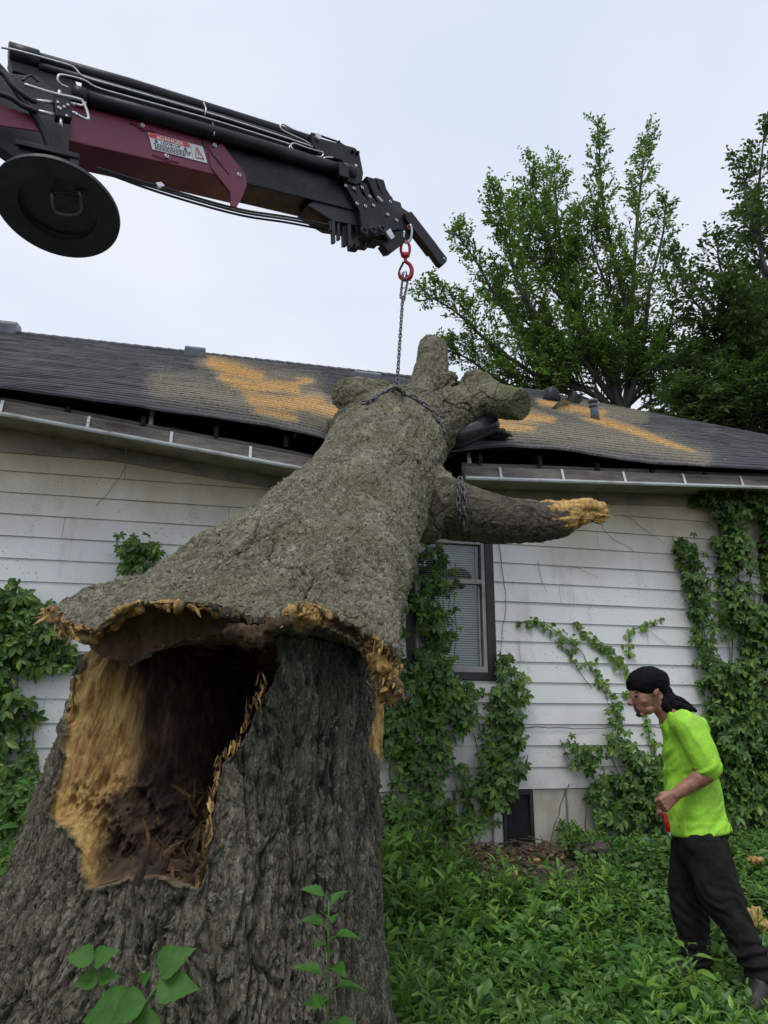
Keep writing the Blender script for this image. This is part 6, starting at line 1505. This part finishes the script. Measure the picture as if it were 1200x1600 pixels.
tendril([(930, 745), (935, 790), (945, 830), (975, 850), (990, 862)], 'dry twig on the siding beside the splintered limb tip', .003)
tendril([(975, 805), (1005, 825), (1040, 850)], 'fine dry twig above the bare siding on the right', .0025)
tendril([(840, 875), (845, 900), (855, 925)], 'short dry twig right of the window', .0025)
tendril([(895, 885), (915, 892), (935, 902)], 'small curved twig on the middle siding', .0022)
tendril([(1015, 985), (1030, 997), (1048, 1010)], 'fine twig right of the young vine', .0022)
tendril([(890, 1225), (875, 1260), (862, 1310), (860, 1330)], 'brown bent stem rising in front of the skirting', .006, .08)
tendril([(918, 1240), (915, 1290), (922, 1330)], 'grey upright stem in front of the skirting', .008, .08)
tendril([(700, 1245), (712, 1290), (735, 1330)], 'brown hanging stem below the window creeper', .006, .12)
tendril([(770, 1240), (772, 1270), (755, 1300), (740, 1335)], 'curved brown root beside the crawl opening', .006, .12)
tendril([(655, 1240), (660, 1300), (655, 1345)], 'brown stem left of the crawl opening', .006, .12)

# ================================================================== GROUND COVER
def tpl_stem(nl, h, leaf, ls, lean=.1):
    ts = []; rr = random.Random(int(nl * 7 + h * 100))
    st = np.array([(-.004, 0, 0), (.004, 0, 0), (.0, .006, 0), (-.003 + lean * h, 0, h), (.003 + lean * h, 0, h), (lean * h, .004, h)]); ts.append((st, np.array([(0, 1, 4), (0, 4, 3), (1, 2, 5), (1, 5, 4), (2, 0, 3), (2, 3, 5)])))
    for i in range(nl):
        f = .15 + .85 * i / (nl - 1); a = i * 2.4 + rr.uniform(-.3, .3); s = ls * (1.1 - .5 * f) * rr.uniform(.85, 1.1); el = .15 + .9 * f ** 2 + rr.uniform(-.2, .2)
        V, F = leaf; Rm = np.array(Matrix.Rotation(a, 3, 'Z') @ Matrix.Rotation(el, 3, 'X')); ts.append(((V * s) @ Rm.T + np.array([lean * h * f, 0, h * f]), F))
    return join(ts)
def tpl_tuft(nb, h):
    ts = []; rr = random.Random(5)
    for i in range(nb):
        V, F = BLADE; Rm = np.array(Matrix.Rotation(rr.uniform(0, 6.28), 3, 'Z') @ Matrix.Rotation(rr.uniform(.7, 1.35), 3, 'X')); ts.append(((V * h * rr.uniform(.6, 1.1)) @ Rm.T + np.array([rr.uniform(-.02, .02), rr.uniform(-.02, .02), 0]), F))
    return join(ts)
def tpl_palmtop(h):
    ts = []
    for i, (a, hh, s) in enumerate(((0, 1, .12), (2.2, .8, .10), (4.1, .65, .11), (5.3, .45, .09))):
        V, F = PALM; off = np.array([math.cos(a) * .07, math.sin(a) * .07, h * hh]); Rm = np.array(Matrix.Rotation(a, 3, 'Z') @ Matrix.Rotation(.25, 3, 'X')); ts.append(((V * s) @ Rm.T + off, F))
        st = np.array([(0, 0, 0), (.004, 0, 0), off, off + [.003, 0, 0]]); ts.append((st, np.array([(0, 1, 3), (0, 3, 2)])))
    return join(ts)
def dens_ok(p):
    """keep clear of the stump, the bare soil patch and the person's feet"""
    x, y = p[:, 0], p[:, 1]; m = ((x + .62) / .98) ** 2 + ((y - 2.93) / .78) ** 2 > 1
    px, py = proj(np.stack([x, y, gz(x, y)], -1)); n = fbm(np.stack([x * 3, y * 3, x * 0], -1), 3, 77)
    bare = np.exp(-((px - 845) / 110) ** 2 - ((py - 1372) / 40) ** 2) + .9 * np.exp(-((px - 760) / 90) ** 2 - ((py - 1330) / 20) ** 2) + n * .35
    m &= bare < .45
    m &= (np.array([0, DW, 0]) - p) @ -N < -.10 if False else ((p - np.array([0, DW, 0])) @ N > .10)
    return m
def cover(name, tpl, n, mat, sc, xr=(-4.6, 7.0), yr=(2.0, 8.6), thr=-1., seed=0, lean=.25, far=None, label=None):
    x = rng.uniform(*xr, n); y = rng.uniform(*yr, n); p = np.stack([x, y, x * 0], -1); nn = fbm(np.stack([x * 1.3, y * 1.3, x * 0 + seed], -1), 3, seed)
    m = dens_ok(p) & (nn > thr - .25 * rng.random(n)); px, py = proj(np.stack([x, y, gz(x, y)], -1)); m &= (px > -160) & (px < 1750) & (py < 1850)
    x, y, nn = x[m], y[m], nn[m]; z = gz(x, y) - .005; k = len(x); a = rng.uniform(0, 6.283, k); l = rng.normal(size=(k, 2)) * lean
    up = np.stack([l[:, 0], l[:, 1], np.ones(k)], 1); d = np.stack([np.cos(a), np.sin(a), np.zeros(k)], 1)
    zc = up / np.linalg.norm(up, axis=1)[:, None]; xx = np.cross(d, zc); xx /= np.linalg.norm(xx, axis=1)[:, None]; yy = np.cross(zc, xx); fr = np.stack([xx, yy, zc], 2)
    s_ = rng.uniform(*sc, k) * (1 + .6 * np.clip(nn, -.5, .8)) * np.interp(x - .3 * y, [-1., -.4, .2], [1., .85, .62]); V, T = scatter(tpl, np.stack([x, y, z], -1), fr, s_)
    tag(place(name, None, V, tris=T, mat=mat, smooth=False), label, name.replace('_', ' '), kind='stuff')
cover('weeds', tpl_stem(12, .26, LANCE, .13), 4100, 'weedA', (.5, 1.15), thr=-.25, seed=1, label='lush narrow leaved weeds covering the yard')
cover('weeds', tpl_stem(9, .20, OVAL, .10, .2), 3500, 'weedB', (.45, 1.05), thr=-.1, seed=2, label='broad leaved weeds mixed through the yard')
cover('creeper', tpl_palmtop(.14), 4800, 'weedB', (.4, .85), thr=-.3, seed=3, lean=.35, label='five leafed creeper spreading low over the yard')
cover('grass', tpl_tuft(9, .24), 5200, 'grass', (.45, 1.1), thr=-.35, seed=4, lean=.4, label='grass tufts between the weeds')
cover('weeds', tpl_stem(14, .30, LANCE, .085, .15), 3200, 'grass', (.5, 1.0), thr=.0, seed=6, label='fine leaved light green weeds')
# flat litter of leaves near the ground so no bare sheet shows
x = rng.uniform(-4.6, 7.2, 70000); y = rng.uniform(2., 8.6, 70000); p = np.stack([x, y, x * 0], -1); m = dens_ok(p); pxx, pyy = proj(np.stack([x, y, gz(x, y)], -1)); m &= (pxx > -160) & (pxx < 1750) & (pyy < 1800)
x, y = x[m], y[m]; k = len(x); d = rdir(k); d[:, 2] = rng.uniform(-.2, .5, k); u_ = np.tile([0, -.2, 1.], (k, 1)) + rdir(k) * .6
V, T = scatter(OVAL, np.stack([x, y, gz(x, y) + rng.uniform(.01, .09, k)], -1), frames(d, u_), rng.uniform(.03, .085, k))
tag(place('ground_cover', None, V, tris=T, mat='weedB', smooth=False), 'low leafy ground cover over the yard soil', 'ground cover', kind='stuff')

# weeds one can tell apart
def weed_plant(name, label, cat, base, h, nl, leaf, ls, mat, lean=(0, 0), r=.006, seed=1, low=.15):
    rr = random.Random(seed); root = empty(name, base, label, cat); base = np.array(base, float); top = base + np.array([lean[0], lean[1], h]); st = spline([base, (base + top) / 2 + np.array([rr.uniform(-.03, .03), rr.uniform(-.02, .02), 0]), top], 20)
    mb = MB(); mb.tube(st, np.linspace(r, r * .4, 20), 7); mb.build('stem', 'stem', root, smooth=True)
    for i in range(nl):
        f = low + (1 - low) * i / (nl - 1); j = f * 19; k = min(18, int(j)); p = st[k] + (st[k + 1] - st[k]) * (j - k); a = i * 2.4 + rr.uniform(-.4, .4); el = -.1 + .9 * f ** 3 + rr.uniform(-.25, .2)
        d = np.array([math.cos(a) * math.cos(el), math.sin(a) * math.cos(el), math.sin(el)]); pet = ls * .35 * (1 - .6 * f); s = ls * (1.1 - .55 * f) * rr.uniform(.8, 1.1)
        q = p + d * pet + ZZ * pet * .3; mb = MB(); mb.tube([p, (p + q) / 2 + ZZ * .004, q], r * .35, 5, caps=False); pt = mb.build('petiole', 'stem', root, smooth=True)
        V, T = scatter(leaf, q[None], frames(d[None] + np.array([[0, 0, -.2]]), np.array([[0, -.25, 1.]]) + rng.normal(size=(1, 3)) * .2), [s]); place('leaf', None, V, root, tris=T, mat=mat, smooth=True)
    return root
BIGLEAF = leaf_tpl(.42, 13, .22, .30, .34, .045, 1.1); MIDLEAF = leaf_tpl(.27, 11, .25, .3, .36, .07, 1.05); NETTLE = leaf_tpl(.24, 7, .2, .3, .38, .08)
weed_plant('weed_plant', 'slim serrated leaved weed standing in front of the right side of the stump', 'weed', (P(525, 1500, 1.92)[0], 1.92, 0), 0.97, 26, MIDLEAF, .115, 'brightleaf', (-.02, 0), .005, 11, .45)
weed_plant('weed_plant', 'tall light green weed near the skirting just right of the stump', 'weed', (P(632, 1400, 5.6)[0], 5.6, 0), .95, 20, NETTLE, .16, 'weedA', (.02, 0), .006, 12, .2)
weed_plant('weed_plant', 'bright weed at the left edge between stump and wall', 'weed', (P(18, 1400, 4.2)[0], 4.2, 0), 1.0, 18, NETTLE, .16, 'brightleaf', (.03, 0), .006, 13, .3)
for i, (px, Yy, h, lab) in enumerate(((690, 4.4, .42, 'nearest leafy weed just right of the stump base'), (760, 4.9, .40, 'leafy weed below the crawl opening'), (965, 4.0, .34, 'low leafy weed left of the front boot of the person'), (1075, 3.8, .36, 'spiky bright weed in front of the boots of the person'), (850, 3.9, .33, 'leafy weed at the bottom middle of the yard'))):
    weed_plant('weed_plant', lab, 'weed', (P(px, 1500, Yy)[0], Yy, 0), h, 16, LANCE, .16, 'weedA' if i % 2 else 'brightleaf', (0, 0), .005, 20 + i, .15)
def big_sapling():
    base = (P(190, 1560, 1.62)[0], 1.62, 0.); root = empty('sapling', base, 'mulberry like sapling with large bright leaves in front of the lower left of the stump', 'sapling'); base = np.array(base)
    def q(x, y, Y): return P(x, y, Y)
    stems = [[base, q(200, 1800, 1.62), q(205, 1640, 1.6), q(207, 1575, 1.6)], [base, q(170, 1750, 1.64), q(160, 1620, 1.64), q(156, 1530, 1.64), q(148, 1500, 1.64)], [q(205, 1640, 1.6), q(228, 1570, 1.58), q(246, 1540, 1.58), q(250, 1520, 1.58)]]
    for s in stems:
        mb = MB(); c = spline(s, 24); mb.tube(c, np.linspace(.0045, .002, 24), 7); mb.build('stem', 'stem', root, smooth=True)
    L = [((245, 1545), (304, 1537), 1.55, .0), ((250, 1520), (293, 1480), 1.57, .0), ((228, 1562), (170, 1590), 1.55, .0), ((207, 1580), (128, 1585), 1.6, .1), ((148, 1505), (178, 1482), 1.63, .1), ((146, 1500), (106, 1490), 1.63, .1), ((154, 1532), (116, 1533), 1.64, .1), ((156, 1530), (182, 1522), 1.64, .1), ((160, 1560), (190, 1560), 1.63, .1), ((222, 1535), (232, 1520), 1.6, .0), ((205, 1600), (255, 1606), 1.55, 0), ((190, 1610), (115, 1620), 1.57, 0), ((200, 1640), (260, 1650), 1.53, 0), ((160, 1640), (90, 1650), 1.6, 0)]
    for (a, b, Yv, bk) in L:
        A = q(*a, Yv); B = q(*b, Yv - .01); d = B - A; ln = np.linalg.norm(d)
        up = np.array([rng.normal() * .15, -.75, .65]); V, T = scatter(BIGLEAF, A[None], frames(d[None], up[None]), [ln * 1.05]); place('leaf', None, V, root, tris=T, mat='brightleaf', smooth=True)
big_sapling()
# log chunk, wood debris and broken pieces on the ground
def chunk(name, label, cat, c, r, mat='limb', wood=.0, rot_=0., amp=.03, seed=1, tall=1.):
    mb = MB(); mb.ell(c, (r * 1.4, r, r * tall)); mb.ell(np.array(c) + [r * .7, .02, r * .1], (r * .8, r * .7, r * .7 * tall)); V, Nn, Q, T = remesh(mb, max(.006, r * .08), 1); V = V + Nn * (fbm(V * 2.2 / r, 4, seed) * amp)[:, None]
    k = len(V); tag(place(name, None, V, quads=Q, mat=mat, attrs={'bc': V, 'wood': np.full(k, wood), 'rot': np.full(k, rot_), 'crack': np.zeros(k), 'moss': np.zeros(k)}), label, cat)
p = P(925, 1345, 6.55); chunk('log_chunk', 'brown cut log chunk lying against the skirting behind the bare soil', 'log', (p[0], p[1], float(gz(p[0], p[1])) + .04), .11, amp=.05, seed=5)
p = P(1172, 1415, 5.2); p[2] = float(gz(p[0], p[1])) + .1; chunk('wood_chunk', 'pale torn wood piece in the weeds behind the legs of the person', 'wood piece', p, .07, 'trunk', 1., .1, .07, 6, 1.3)
p = P(1180, 1342, 6.2); p[2] = float(gz(p[0], p[1])) + .16; chunk('wood_chunk', 'long pale wood slab lying near the wall at the right edge', 'wood piece', p, .045, 'trunk', 1., .2, .03, 7, .5)
p = P(838, 1335, 6.3); p[2] = float(gz(p[0], p[1])) + .05; chunk('wood_chip', 'single pale wood chip on the dark soil', 'wood chip', p, .022, 'trunk', 1., .0, .01, 8, .6)
n = 900; s = rng.normal(size=n) * .9 + .75; t = np.abs(rng.normal(size=n)) * .5 + .05; pp = np.array([0, DW, 0]) + U * s[:, None] + N * t[:, None]; pp[:, 2] = gz(pp[:, 0], pp[:, 1]) + rng.uniform(.0, .05, n)
mb = MB(); dd = rdir(n); dd[:, 2] *= .25
for a, d in zip(pp[:420], dd[:420]): mb.tube([a, a + d * .06 + ZZ * .01, a + d * rng.uniform(.1, .28)], .003, 4)
tag(mb.build('twigs', 'wire', None), 'dead twigs and stems littering the soil along the skirting', 'twigs', kind='stuff')
V, T = scatter(OVAL, pp, frames(dd, np.tile([0, -.3, 1.], (n, 1)) + rdir(n) * .5), rng.uniform(.03, .07, n))
M['deadleaf'] = mk_leaf('dead_leaf', (.10, .05, .025), (.24, .15, .08), .8, .1)
tag(place('leaf_litter', None, V, tris=T, mat='deadleaf', smooth=False), 'dry brown leaf litter on the soil by the skirting', 'leaf litter', kind='stuff')
